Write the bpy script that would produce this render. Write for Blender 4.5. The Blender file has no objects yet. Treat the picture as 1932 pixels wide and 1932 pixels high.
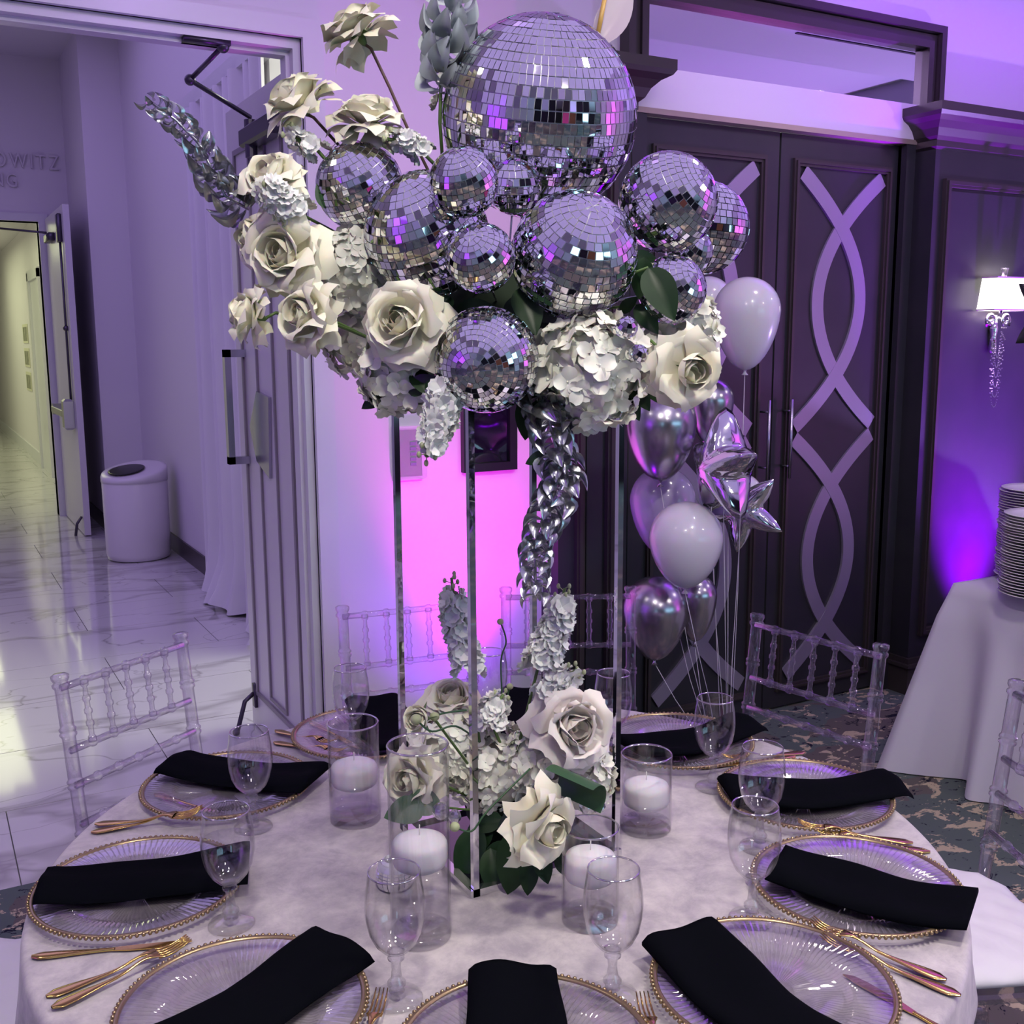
import bpy, math, random
from mathutils import Vector, Matrix, Euler, Quaternion
random.seed(7)
PI = math.pi
sc = bpy.context.scene
col = sc.collection

# ---------------------------------------------------------------- camera
F = 2020.0
PITCH, ROLL, YAW, CAMH = math.radians(9.18), math.radians(-0.3), math.radians(29.1), 1.642
_c, _s = math.cos(YAW), math.sin(YAW)
_hf = Vector((_s, _c, 0)); _rt = Vector((_c, -_s, 0)); _U = Vector((0, 0, 1))
FW = _hf * math.cos(PITCH) - _U * math.sin(PITCH)
_up = _hf * math.sin(PITCH) + _U * math.cos(PITCH)
RT = _rt * math.cos(ROLL) + _up * math.sin(ROLL)
UP = _up * math.cos(ROLL) - _rt * math.sin(ROLL)
CAM = Vector((0, 0, CAMH))
cd = bpy.data.cameras.new('camera'); cam = bpy.data.objects.new('camera', cd); col.objects.link(cam)
cd.sensor_width = 36.0; cd.lens = F / 1932.0 * 36.0; cd.clip_start = 0.05; cd.clip_end = 100
m3 = Matrix((RT, UP, -FW)).transposed()
cam.matrix_world = Matrix.Translation(CAM) @ m3.to_4x4()
sc.camera = cam

# ---------------------------------------------------------------- view, world, render behaviour
sc.view_settings.view_transform = 'Standard'; sc.view_settings.look = 'None'
sc.view_settings.gamma = 1.0; sc.view_settings.use_curve_mapping = False
sc.view_settings.exposure = 0.42
cy = sc.cycles
cy.max_bounces = 12; cy.diffuse_bounces = 3; cy.glossy_bounces = 5; cy.transmission_bounces = 10
cy.transparent_max_bounces = 32; cy.caustics_reflective = False; cy.caustics_refractive = False
cy.sample_clamp_indirect = 3.0; cy.sample_clamp_direct = 0.0; cy.blur_glossy = 0.5
cy.use_denoising = True
w = bpy.data.worlds.new('world'); sc.world = w; w.use_nodes = True
w.node_tree.nodes['Background'].inputs[0].default_value = (0.35, 0.28, 0.55, 1)
w.node_tree.nodes['Background'].inputs[1].default_value = 0.1

def lamp(name, kind, loc, color, power, size=0.3, aim=None, size_y=None, spot=None, blend=0.6):
    d = bpy.data.lights.new(name, kind); d.color = color; d.energy = power
    if kind == 'AREA':
        d.size = size
        if size_y: d.shape = 'RECTANGLE'; d.size_y = size_y
        else: d.shape = 'DISK'
    else:
        d.shadow_soft_size = size
    if kind == 'SPOT': d.spot_size = spot; d.spot_blend = blend
    o = bpy.data.objects.new(name, d); col.objects.link(o); o.location = loc
    if aim is not None:
        o.rotation_euler = (Vector(aim) - Vector(loc)).to_track_quat('-Z', 'Y').to_euler()
    return o
LAV = (0.62, 0.50, 1.0)
# ceiling downlights over and around the table (neutral white)
for i, (x, y, p) in enumerate([(0.1, 0.3, 22), (1.6, 0.5, 19), (-0.6, 2.2, 3), (2.6, 1.9, 5), (0.8, -1.6, 17), (3.6, -0.6, 12), (5.2, 1.4, 5)]):
    lamp('downlight', 'AREA', (x, y, 3.19), (1.0, 0.92, 0.82), p, 0.26, (x, y, 0))
# lavender glow of the uplit ballroom ceiling
for x, y, c_, p_ in ((-3.9, -4.6, (0.50, 0.36, 1.0), 9), (0.9, -4.6, (0.60, 0.40, 1.0), 12), (-3.9, 0.1, (0.60, 0.48, 1.0), 12), (0.9, 0.1, (0.58, 0.46, 1.0), 15)):
    lamp('ceiling_glow', 'AREA', (x, y, 3.20), c_, p_, 4.1, (x, y, 0), 4.0)
# floor uplights against the walls
lamp('uplight', 'SPOT', (1.70, 3.06, 0.05), (1.0, 0.0, 0.70), 120, 0.05, (1.72, 3.42, 1.25), spot=math.radians(46), blend=1.0)
lamp('uplight', 'SPOT', (1.66, 2.98, 0.05), (0.30, 0.0, 1.0), 40, 0.06, (1.66, 3.42, 1.15), spot=math.radians(80), blend=1.0)
lamp('uplight', 'SPOT', (4.30, 3.04, 0.05), (0.32, 0.0, 1.0), 1500, 0.05, (4.32, 3.30, 1.25), spot=math.radians(52), blend=1.0)
lamp('uplight', 'SPOT', (-5.5, 0.3, 0.05), (0.35, 0.0, 1.0), 500, 0.05, (-6.1, 0.3, 1.2), spot=math.radians(100), blend=1.0)
lamp('uplight', 'SPOT', (6.9, -2.0, 0.05), (0.9, 0.1, 1.0), 500, 0.05, (7.4, -2.0, 1.2), spot=math.radians(100), blend=1.0)
lamp('uplight', 'SPOT', (2.0, -6.6, 0.05), (0.35, 0.0, 1.0), 300, 0.05, (2.0, -7.0, 1.0), spot=math.radians(80), blend=1.0)
lamp('uplight', 'SPOT', (7.1, 1.0, 0.05), (0.50, 0.32, 1.0), 420, 0.05, (4.8, 1.1, 3.2), spot=math.radians(120), blend=1.0)  # added, unseen: brightens the ceiling reflected in the transom mirror
# upper wall wash
lamp('wall_wash', 'SPOT', (2.3, 1.9, 3.15), (0.66, 0.38, 1.0), 62, 0.10, (4.2, 3.6, 2.7), spot=math.radians(100), blend=1.0)
lamp('wall_wash', 'SPOT', (0.9, 1.9, 3.15), (0.62, 0.36, 1.0), 20, 0.10, (1.2, 3.6, 2.8), spot=math.radians(110), blend=1.0)
# lobby and the corridor behind it
lamp('lobby_light', 'AREA', (-0.6, 6.6, 4.1), (0.52, 0.37, 1.0), 52, 4.0, (-0.6, 6.6, 0), 5.0)
lamp('side_hall_light', 'AREA', (2.9, 4.6, 3.2), (0.86, 0.92, 0.72), 45, 1.2, (2.2, 4.6, 0), 1.2)
lamp('corridor_light', 'AREA', (0.0, 13.2, 3.0), (0.86, 0.93, 0.50), 30, 1.6, (0.0, 13.2, 0), 3.0)
lamp('corridor_light', 'AREA', (0.0, 17.5, 3.0), (0.86, 0.93, 0.50), 36, 1.6, (0.0, 17.5, 0), 3.0)

# ---------------------------------------------------------------- unprojection (pixel of the 1932 frame -> point of the room)
def ray(x, y): return FW + RT * ((x - 966) / F) - UP * ((y - 966) / F)
def at(x, y, Z): return CAM + ray(x, y) * Z
def onz(x, y, z): d = ray(x, y); return CAM + d * ((z - CAMH) / d.z)
def ony(x, y, Y): d = ray(x, y); return CAM + d * (Y / d.y)
def onx(x, y, X): d = ray(x, y); return CAM + d * (X / d.x)
def cdir(a, b, c): return (RT * a + UP * b - FW * c).normalized()
def vy(p):                                    # pixel row of a point
    q = Vector(p) - CAM; return 966 - F * q.dot(UP) / q.dot(FW)
def hgt(p, ypx):                              # height z over ground point p that shows at pixel row ypx
    lo, hi = p.z, p.z + 2.5
    for _ in range(40):
        m = (lo + hi) / 2
        if vy((p.x, p.y, m)) > ypx: lo = m
        else: hi = m
    return lo

# ---------------------------------------------------------------- materials
def mat(name): m = bpy.data.materials.new(name); m.use_nodes = True; return m, m.node_tree
def principled(name, c, rough=0.5, metal=0.0, coat=0.0, sheen=0.0, emis=None, es=0.0, spec=0.5, noise=None, bump=None, sss=0.0, trans=0.0, ior=1.45):
    m, nt = mat(name); b = nt.nodes['Principled BSDF']
    b.inputs['Base Color'].default_value = (*c, 1); b.inputs['Roughness'].default_value = rough
    b.inputs['Metallic'].default_value = metal; b.inputs['Coat Weight'].default_value = coat
    b.inputs['Sheen Weight'].default_value = sheen; b.inputs['Specular IOR Level'].default_value = spec
    b.inputs['Transmission Weight'].default_value = trans; b.inputs['IOR'].default_value = ior
    if sss: b.inputs['Subsurface Weight'].default_value = sss; b.inputs['Subsurface Scale'].default_value = 0.01
    if emis: b.inputs['Emission Color'].default_value = (*emis, 1); b.inputs['Emission Strength'].default_value = es
    tc = None
    if noise or bump: tc = nt.nodes.new('ShaderNodeTexCoord')
    if noise:                                 # (scale, second colour, detail)
        n = nt.nodes.new('ShaderNodeTexNoise'); n.inputs['Scale'].default_value = noise[0]; n.inputs['Detail'].default_value = 5
        nt.links.new(tc.outputs['Object'], n.inputs['Vector'])
        r = nt.nodes.new('ShaderNodeValToRGB'); r.color_ramp.elements[0].position = 0.35; r.color_ramp.elements[1].position = 0.65
        r.color_ramp.elements[0].color = (*c, 1); r.color_ramp.elements[1].color = (*noise[1], 1)
        nt.links.new(n.outputs['Fac'], r.inputs['Fac']); nt.links.new(r.outputs['Color'], b.inputs['Base Color'])
    if bump:                                  # (scale, strength)
        n = nt.nodes.new('ShaderNodeTexNoise'); n.inputs['Scale'].default_value = bump[0]; n.inputs['Detail'].default_value = 4
        nt.links.new(tc.outputs['Object'], n.inputs['Vector'])
        bp = nt.nodes.new('ShaderNodeBump'); bp.inputs['Strength'].default_value = bump[1]; bp.inputs['Distance'].default_value = 0.01
        nt.links.new(n.outputs['Fac'], bp.inputs['Height']); nt.links.new(bp.outputs['Normal'], b.inputs['Normal'])
    return m
def thin_glass(name, tint=(1, 1, 1), base=0.05, edge=0.9, power=3.0, rough=0.0, glass=0.0, ior=1.4):
    m, nt = mat(name); nt.nodes.remove(nt.nodes['Principled BSDF']); out = nt.nodes['Material Output']
    t = nt.nodes.new('ShaderNodeBsdfTransparent'); t.inputs[0].default_value = (*tint, 1)
    g = nt.nodes.new('ShaderNodeBsdfGlossy'); g.inputs['Roughness'].default_value = rough
    lw = nt.nodes.new('ShaderNodeLayerWeight'); lw.inputs['Blend'].default_value = 0.5
    p = nt.nodes.new('ShaderNodeMath'); p.operation = 'POWER'; p.inputs[1].default_value = power
    a = nt.nodes.new('ShaderNodeMath'); a.operation = 'MULTIPLY_ADD'; a.inputs[1].default_value = edge; a.inputs[2].default_value = base
    mx = nt.nodes.new('ShaderNodeMixShader')
    nt.links.new(lw.outputs['Facing'], p.inputs[0]); nt.links.new(p.outputs[0], a.inputs[0]); nt.links.new(a.outputs[0], mx.inputs[0])
    src = t
    if glass:
        gl = nt.nodes.new('ShaderNodeBsdfGlass'); gl.inputs['IOR'].default_value = ior; gl.inputs['Color'].default_value = (*tint, 1)
        m2 = nt.nodes.new('ShaderNodeMixShader'); m2.inputs[0].default_value = glass
        nt.links.new(t.outputs[0], m2.inputs[1]); nt.links.new(gl.outputs[0], m2.inputs[2]); src = m2
    nt.links.new(src.outputs[0], mx.inputs[1]); nt.links.new(g.outputs[0], mx.inputs[2])
    nt.links.new(mx.outputs[0], out.inputs['Surface'])
    return m
M = {}
M['wall'] = principled('white_paint', (0.74, 0.70, 0.76), 0.55, bump=(40, 0.03))
M['ceil'] = principled('ceiling_paint', (0.72, 0.68, 0.76), 0.7)
M['ceil_shade'] = principled('ceiling_riser_shade', (0.42, 0.38, 0.46), 0.7)  # darker tone imitates the shade on the tray riser
M['trim'] = principled('white_gloss_paint', (0.72, 0.71, 0.76), 0.3)
M['door_white'] = principled('white_door_paint', (0.66, 0.63, 0.68), 0.32)
M['groove'] = principled('grey_door_moulding', (0.25, 0.22, 0.26), 0.4)
M['wood'] = principled('dark_stained_wood', (0.024, 0.025, 0.030), 0.36, noise=(6, (0.030, 0.030, 0.035)))
M['wood2'] = principled('brown_wood_moulding', (0.042, 0.035, 0.034), 0.33)
M['ribbon'] = principled('silver_inlay_ribbon', (0.34, 0.31, 0.40), 0.35, metal=0.5)
M['gold_trim'] = principled('tan_metal_trim', (0.42, 0.36, 0.28), 0.3, metal=0.4)
M['dark_metal'] = principled('dark_bronze_metal', (0.09, 0.08, 0.11), 0.35, metal=0.8)
M['steel'] = principled('satin_steel', (0.55, 0.54, 0.60), 0.25, metal=1.0)
M['chrome'] = principled('polished_chrome', (0.82, 0.82, 0.84), 0.04, metal=1.0)
M['mirror'] = principled('mirror_glass', (0.86, 0.86, 0.88), 0.01, metal=1.0)
M['tile'] = principled('mirror_tile', (0.93, 0.93, 0.95), 0.02, metal=1.0)
M['grout'] = principled('silver_ball_core', (0.80, 0.80, 0.84), 0.35, metal=0.35)
M['grout_dark'] = principled('black_ball_core', (0.02, 0.02, 0.025), 0.4)
M['acrylic'] = thin_glass('clear_acrylic', (0.97, 0.95, 0.99), 0.07, 0.75, 2.6, 0.01, glass=0.20, ior=1.3)
M['glass'] = thin_glass('clear_glass', (0.99, 0.99, 0.992), 0.06, 0.85, 4.0)
M['glass_rim'] = thin_glass('clear_glass_rim', (0.97, 0.97, 0.98), 0.45, 0.5, 1.5)
M['glass_stem'] = thin_glass('solid_clear_glass', (0.97, 0.97, 0.99), 0.08, 0.8, 3.0, glass=0.14, ior=1.45)
M['plate'] = thin_glass('ribbed_clear_glass', (0.95, 0.945, 0.96), 0.10, 0.7, 2.0, 0.04)
M['water'] = thin_glass('water', (0.985, 0.98, 0.995), 0.04, 0.4, 5.0)
M['crystal'] = thin_glass('cut_crystal', (0.97, 0.97, 1.0), 0.25, 0.7, 1.5, glass=0.6, ior=1.6)
M['gold'] = principled('polished_gold', (0.62, 0.43, 0.14), 0.17, metal=1.0)
M['gold_rim'] = principled('gold_painted_rim', (0.36, 0.27, 0.15), 0.3, metal=0.8)
M['napkin'] = principled('black_velvety_napkin', (0.003, 0.0035, 0.0055), 0.85, sheen=0.0, spec=0.03, bump=(30, 0.15))
M['linen'] = principled('white_table_linen', (0.66, 0.64, 0.74), 0.7, sheen=0.2)
M['cushion'] = principled('white_seat_cushion_fabric', (0.80, 0.78, 0.82), 0.6, sheen=0.3)
M['can'] = principled('off_white_enamel', (0.72, 0.68, 0.72), 0.28)
M['black'] = principled('black_plastic', (0.012, 0.012, 0.016), 0.3)
M['wax'] = principled('white_candle_wax', (0.92, 0.90, 0.93), 0.45, sss=0.4)
M['wick'] = principled('cotton_wick', (0.80, 0.78, 0.74), 0.8)
M['rose'] = principled('ivory_rose_petal', (0.93, 0.90, 0.70), 0.5, sss=0.15, sheen=0.1)
M['rose_blush'] = principled('blush_white_rose_petal', (0.88, 0.82, 0.74), 0.5, sss=0.15)
M['hydr'] = principled('white_hydrangea_petal', (0.91, 0.91, 0.78), 0.55, sss=0.1)
M['stock'] = principled('white_stock_petal', (0.90, 0.90, 0.85), 0.55, sss=0.1)
M['bud'] = principled('pale_green_bud', (0.42, 0.48, 0.26), 0.5)
M['stem'] = principled('green_stem', (0.10, 0.18, 0.05), 0.45)
M['stem_brown'] = principled('brown_rose_stem', (0.10, 0.055, 0.05), 0.5)
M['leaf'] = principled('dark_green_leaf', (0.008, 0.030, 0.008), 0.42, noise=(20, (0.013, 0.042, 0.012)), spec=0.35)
M['leaf_mid'] = principled('mid_green_leaf', (0.035, 0.10, 0.04), 0.4)  # lighter green of the tendrils, rolled leaf and broad leaves
M['foam'] = principled('floral_foam', (0.012, 0.025, 0.012), 0.9)
M['silver_leaf'] = principled('silver_painted_leaf', (0.50, 0.52, 0.54), 0.22, metal=0.95)
M['silver_matt'] = principled('matt_silver_painted_leaf', (0.42, 0.47, 0.50), 0.5, metal=0.3)
M['pearl_leaf'] = principled('pearly_white_leaf', (0.75, 0.68, 0.68), 0.2, trans=0.35, coat=0.5)
M['gold_stem'] = principled('golden_stem', (0.60, 0.38, 0.10), 0.35)
M['latex'] = principled('white_balloon_latex', (0.72, 0.70, 0.78), 0.22, coat=0.6, sss=0.2)
M['latex_clear'] = principled('lilac_balloon_latex', (0.45, 0.40, 0.60), 0.2, coat=0.6)
M['chrome_latex'] = principled('chrome_balloon_latex', (0.50, 0.48, 0.53), 0.24, metal=1.0)
M['foil'] = principled('silver_foil', (0.80, 0.79, 0.82), 0.08, metal=1.0)
M['foil_black'] = principled('black_marbled_foil', (0.02, 0.02, 0.025), 0.15, metal=0.2, noise=(7, (0.03, 0.03, 0.035)))
M['string'] = principled('white_ribbon_string', (0.6, 0.58, 0.66), 0.4)
M['china'] = principled('white_china', (0.80, 0.78, 0.80), 0.2)
M['shade'] = principled('lit_lampshade', (0.9, 0.86, 0.8), 0.7, emis=(1.0, 0.93, 0.84), es=2.2)
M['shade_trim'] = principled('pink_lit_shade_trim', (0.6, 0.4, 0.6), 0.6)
M['plastic_clear'] = thin_glass('clear_plastic_cover', (0.99, 0.98, 1.0), 0.06, 0.3, 5.0, 0.1)
M['red'] = principled('dark_print_ink', (0.30, 0.26, 0.42), 0.5)
M['picture_glass'] = principled('black_picture_glass', (0.006, 0.004, 0.012), 0.05, coat=1.0)
M['curtain'] = principled('sheer_white_curtain', (0.72, 0.68, 0.76), 0.75, sheen=0.3)
M['emitter'] = principled('pale_cyan_emitter', (0.1, 0.1, 0.1), 0.5, emis=(0.42, 0.78, 1.0), es=2.0)
M['warm_panel'] = principled('warm_brown_board', (0.28, 0.13, 0.05), 0.5)
M['letter'] = principled('grey_letter_enamel', (0.66, 0.62, 0.68), 0.45)
M['print'] = principled('grey_print', (0.20, 0.20, 0.16), 0.6)
M['paper'] = principled('cream_paper', (0.62, 0.60, 0.48), 0.6)
M['vent'] = principled('dark_vent_slot', (0.02, 0.02, 0.03), 0.6)

def carpet():
    m, nt = mat('patterned_carpet'); b = nt.nodes['Principled BSDF']; b.inputs['Roughness'].default_value = 0.95
    b.inputs['Specular IOR Level'].default_value = 0.1
    tc = nt.nodes.new('ShaderNodeTexCoord')
    def noise(sc_, det, dist, off, rough=0.6):
        mp = nt.nodes.new('ShaderNodeMapping'); mp.inputs['Location'].default_value = off; mp.inputs['Scale'].default_value = (1.0, 1.5, 1)
        n = nt.nodes.new('ShaderNodeTexNoise'); n.inputs['Scale'].default_value = sc_; n.inputs['Detail'].default_value = det
        n.inputs['Distortion'].default_value = dist; n.inputs['Roughness'].default_value = rough
        nt.links.new(tc.outputs['Object'], mp.inputs['Vector']); nt.links.new(mp.outputs[0], n.inputs['Vector']); return n
    def step(n, t, inv=False):
        r = nt.nodes.new('ShaderNodeValToRGB'); r.color_ramp.interpolation = 'CONSTANT'
        r.color_ramp.elements[0].color = (1, 1, 1, 1) if inv else (0, 0, 0, 1); r.color_ramp.elements[1].color = (0, 0, 0, 1) if inv else (1, 1, 1, 1)
        r.color_ramp.elements[1].position = t; nt.links.new(n.outputs['Fac'], r.inputs['Fac']); return r
    def mixc(fac, a, bcol):
        x = nt.nodes.new('ShaderNodeMixRGB'); nt.links.new(fac.outputs['Color'], x.inputs['Fac'])
        if isinstance(a, tuple): x.inputs['Color1'].default_value = (*a, 1)
        else: nt.links.new(a.outputs['Color'], x.inputs['Color1'])
        x.inputs['Color2'].default_value = (*bcol, 1); return x
    base = mixc(step(noise(1.6, 3, 0.3, (5, 2, 0)), 0.55), (0.105, 0.130, 0.125), (0.125, 0.110, 0.105))
    a = mixc(step(noise(8.5, 8, 0.7, (0, 0, 0), 0.66), 0.56), base, (0.48, 0.40, 0.28))
    c = mixc(step(noise(15, 8, 0.8, (9, 3, 0), 0.68), 0.60), a, (0.015, 0.014, 0.030))
    nt.links.new(c.outputs['Color'], b.inputs['Base Color'])
    return m
M['carpet'] = carpet()
def marble():
    m, nt = mat('veined_white_marble'); b = nt.nodes['Principled BSDF']; b.inputs['Roughness'].default_value = 0.09
    b.inputs['Coat Weight'].default_value = 0.3; b.inputs['Coat Roughness'].default_value = 0.05
    g = nt.nodes.new('ShaderNodeNewGeometry')
    def vein(scale, off, wdt, rot, dist):
        mp = nt.nodes.new('ShaderNodeMapping'); mp.inputs['Location'].default_value = off; mp.inputs['Rotation'].default_value = (0, 0, rot)
        mp.inputs['Scale'].default_value = (1, 2.2, 1)
        n = nt.nodes.new('ShaderNodeTexNoise'); n.inputs['Scale'].default_value = scale; n.inputs['Detail'].default_value = 4; n.inputs['Distortion'].default_value = dist
        s = nt.nodes.new('ShaderNodeMath'); s.operation = 'SUBTRACT'; s.inputs[1].default_value = 0.5
        a = nt.nodes.new('ShaderNodeMath'); a.operation = 'ABSOLUTE'
        r = nt.nodes.new('ShaderNodeValToRGB'); r.color_ramp.elements[0].position = 0.0; r.color_ramp.elements[1].position = wdt
        r.color_ramp.elements[0].color = (1, 1, 1, 1); r.color_ramp.elements[1].color = (0, 0, 0, 1)
        nt.links.new(g.outputs['Position'], mp.inputs['Vector']); nt.links.new(mp.outputs[0], n.inputs['Vector'])
        nt.links.new(n.outputs['Fac'], s.inputs[0]); nt.links.new(s.outputs[0], a.inputs[0]); nt.links.new(a.outputs[0], r.inputs['Fac']); return r
    x1 = nt.nodes.new('ShaderNodeMixRGB'); x1.inputs['Color1'].default_value = (0.70, 0.68, 0.69, 1); x1.inputs['Color2'].default_value = (0.46, 0.44, 0.44, 1)
    x2 = nt.nodes.new('ShaderNodeMixRGB'); x2.inputs['Color2'].default_value = (0.42, 0.40, 0.40, 1)
    nt.links.new(vein(0.55, (3, 1, 0), 0.030, 0.5, 0.5).outputs['Color'], x1.inputs['Fac'])
    nt.links.new(x1.outputs[0], x2.inputs['Color1'])
    f = vein(0.9, (7, 4, 0), 0.006, -0.4, 0.8); nt.links.new(f.outputs['Color'], x2.inputs['Fac'])
    nt.links.new(x2.outputs[0], b.inputs['Base Color'])
    return m
M['marble'] = marble()
M['joint'] = principled('dark_floor_joint', (0.25, 0.24, 0.25), 0.6)
def velvet():
    m, nt = mat('crushed_velvet_cloth'); b = nt.nodes['Principled BSDF']; b.inputs['Roughness'].default_value = 0.6
    b.inputs['Sheen Weight'].default_value = 0.25; b.inputs['Specular IOR Level'].default_value = 0.25
    tc = nt.nodes.new('ShaderNodeTexCoord')
    n = nt.nodes.new('ShaderNodeTexNoise'); n.inputs['Scale'].default_value = 15; n.inputs['Detail'].default_value = 8; n.inputs['Roughness'].default_value = 0.70; n.inputs['Distortion'].default_value = 0.25
    nt.links.new(tc.outputs['Object'], n.inputs['Vector'])
    r = nt.nodes.new('ShaderNodeValToRGB'); e = r.color_ramp.elements
    e[0].position = 0.36; e[0].color = (0.42, 0.385, 0.41, 1); e[1].position = 0.64; e[1].color = (0.68, 0.635, 0.61, 1)
    nt.links.new(n.outputs['Fac'], r.inputs['Fac']); nt.links.new(r.outputs['Color'], b.inputs['Base Color'])
    bp = nt.nodes.new('ShaderNodeBump'); bp.inputs['Strength'].default_value = 0.25; bp.inputs['Distance'].default_value = 0.004
    nt.links.new(n.outputs['Fac'], bp.inputs['Height']); nt.links.new(bp.outputs['Normal'], b.inputs['Normal'])
    return m
M['velvet'] = velvet()

# ---------------------------------------------------------------- mesh builder
def basis_from(zdir, xhint=None):
    z = Vector(zdir).normalized()
    h = Vector(xhint) if xhint is not None else (Vector((0, 0, 1)) if abs(z.z) < 0.9 else Vector((1, 0, 0)))
    x = (h - z * h.dot(z))
    if x.length < 1e-5: x = Vector((1, 0, 0)) - z * z.x
    x.normalize(); y = z.cross(x)
    return Matrix((x, y, z)).transposed()
class MB:
    def __init__(s): s.v = []; s.f = []; s.mi = []; s.cur = 0
    def add(s, vs, fs, Mx=None):
        o = len(s.v)
        s.v += [tuple(Mx @ Vector(p)) for p in vs] if Mx is not None else [tuple(p) for p in vs]
        s.f += [tuple(i + o for i in f) for f in fs]; s.mi += [s.cur] * len(fs); return s
    def box(s, lo, hi, Mx=None, bev=0.0):
        x0, y0, z0 = lo; x1, y1, z1 = hi
        if bev:
            b = bev; vs = []; 
            for z, i in ((z0, b), (z0 + b, 0), (z1 - b, 0), (z1, b)):
                vs += [(x0 + i, y0 + i, z), (x1 - i, y0 + i, z), (x1 - i, y1 - i, z), (x0 + i, y1 - i, z)]
            fs = [(3, 2, 1, 0), (12, 13, 14, 15)]
            for k in range(3):
                for j in range(4): a = k * 4 + j; c = k * 4 + (j + 1) % 4; fs.append((a, c, c + 4, a + 4))
            return s.add(vs, fs, Mx)
        vs = [(x0, y0, z0), (x1, y0, z0), (x1, y1, z0), (x0, y1, z0), (x0, y0, z1), (x1, y0, z1), (x1, y1, z1), (x0, y1, z1)]
        return s.add(vs, [(3, 2, 1, 0), (4, 5, 6, 7), (0, 1, 5, 4), (1, 2, 6, 5), (2, 3, 7, 6), (3, 0, 4, 7)], Mx)
    def lathe(s, prof, n=24, Mx=None, sx=1.0):
        vs = []; fs = []
        for r, z in prof:
            for i in range(n): a = 2 * PI * i / n; vs.append((r * math.cos(a) * sx, r * math.sin(a), z))
        for k in range(len(prof) - 1):
            for i in range(n): j = (i + 1) % n; fs.append((k * n + i, k * n + j, (k + 1) * n + j, (k + 1) * n + i))
        if prof[0][0] > 1e-6: fs.append(tuple(range(n - 1, -1, -1)))
        if prof[-1][0] > 1e-6: fs.append(tuple(range((len(prof) - 1) * n, len(prof) * n)))
        return s.add(vs, fs, Mx)
    def shell(s, prof, n=24, Mx=None):        # open revolve without caps
        vs = []; fs = []
        for r, z in prof:
            for i in range(n): a = 2 * PI * i / n; vs.append((r * math.cos(a), r * math.sin(a), z))
        for k in range(len(prof) - 1):
            for i in range(n): j = (i + 1) % n; fs.append((k * n + i, k * n + j, (k + 1) * n + j, (k + 1) * n + i))
        return s.add(vs, fs, Mx)
    def tube(s, pts, r, n=8, Mx=None):
        pts = [Vector(p) for p in pts]; vs = []; fs = []; N = len(pts)
        rs = r if isinstance(r, (list, tuple)) else [r] * N
        prev = None
        for k, p in enumerate(pts):
            t = (pts[min(k + 1, N - 1)] - pts[max(k - 1, 0)]).normalized()
            if prev is None: x = basis_from(t).col[0].copy()
            else:
                x = prev - t * prev.dot(t)
                if x.length < 1e-6: x = basis_from(t).col[0].copy()
            x.normalize(); y = t.cross(x); prev = x
            for i in range(n): a = 2 * PI * i / n; vs.append(p + (x * math.cos(a) + y * math.sin(a)) * rs[k])
        for k in range(N - 1):
            for i in range(n): j = (i + 1) % n; fs.append((k * n + i, k * n + j, (k + 1) * n + j, (k + 1) * n + i))
        fs.append(tuple(range(n - 1, -1, -1))); fs.append(tuple(range((N - 1) * n, N * n)))
        return s.add(vs, fs, Mx)
    def ball(s, c, r, n=12, m=8, sc3=(1, 1, 1), Mx=None):
        prof = [(max(1e-7, math.sin(PI * k / m)) * r, -math.cos(PI * k / m) * r) for k in range(m + 1)]
        T = Matrix.Translation(Vector(c)) @ Matrix.Diagonal((*sc3, 1))
        return s.lathe(prof, n, Mx @ T if Mx is not None else T)
    def prism(s, poly, z0, z1, Mx=None):
        n = len(poly); vs = [(x, y, z0) for x, y in poly] + [(x, y, z1) for x, y in poly]
        fs = [tuple(range(n - 1, -1, -1)), tuple(range(n, 2 * n))] + [(i, (i + 1) % n, n + (i + 1) % n, n + i) for i in range(n)]
        return s.add(vs, fs, Mx)
    def grid(s, fn, nu, nv, Mx=None, wrap=False):
        vs = [fn(i / nu, j / nv) for j in range(nv + 1) for i in range(nu + (0 if wrap else 1))]
        W = nu if wrap else nu + 1; fs = []
        for j in range(nv):
            for i in range(nu): a = j * W + i; b = j * W + (i + 1) % W; fs.append((a, b, b + W, a + W))
        return s.add(vs, fs, Mx)
    def mesh(s, name, mats, smooth=True):
        me = bpy.data.meshes.new(name); me.from_pydata(s.v, [], s.f)
        for m in (mats if isinstance(mats, (list, tuple)) else [mats]): me.materials.append(m)
        if smooth: me.polygons.foreach_set('use_smooth', [True] * len(s.f))
        if any(s.mi): me.polygons.foreach_set('material_index', s.mi)
        me.update(); return me
    def build(s, name, mats, parent=None, smooth=True, Mx=None, angle=None):
        me = s.mesh(name, mats, smooth)
        if smooth and angle: 
            try: me.set_sharp_from_angle(angle=math.radians(angle))
            except Exception: pass
        return place(name, me, parent, Mx)
def place(name, me, parent=None, Mx=None):
    o = bpy.data.objects.new(name, me); col.objects.link(o)
    if parent is not None: o.parent = parent
    if Mx is not None: o.matrix_basis = Mx
    return o
def tag(o, label=None, cat=None, group=None, kind=None):
    if label: o['label'] = label
    if cat: o['category'] = cat
    if group: o['group'] = group
    if kind: o['kind'] = kind
    return o
def thing(name, label, cat, loc=(0, 0, 0), rot=None, group=None):
    o = bpy.data.objects.new(name, None); col.objects.link(o); o.empty_display_size = 0.05
    T = Matrix.Translation(Vector(loc))
    if rot is not None: T = T @ rot.to_4x4()
    o.matrix_basis = T
    return tag(o, label, cat, group)
def struct(o): o['kind'] = 'structure'; return o
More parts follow.
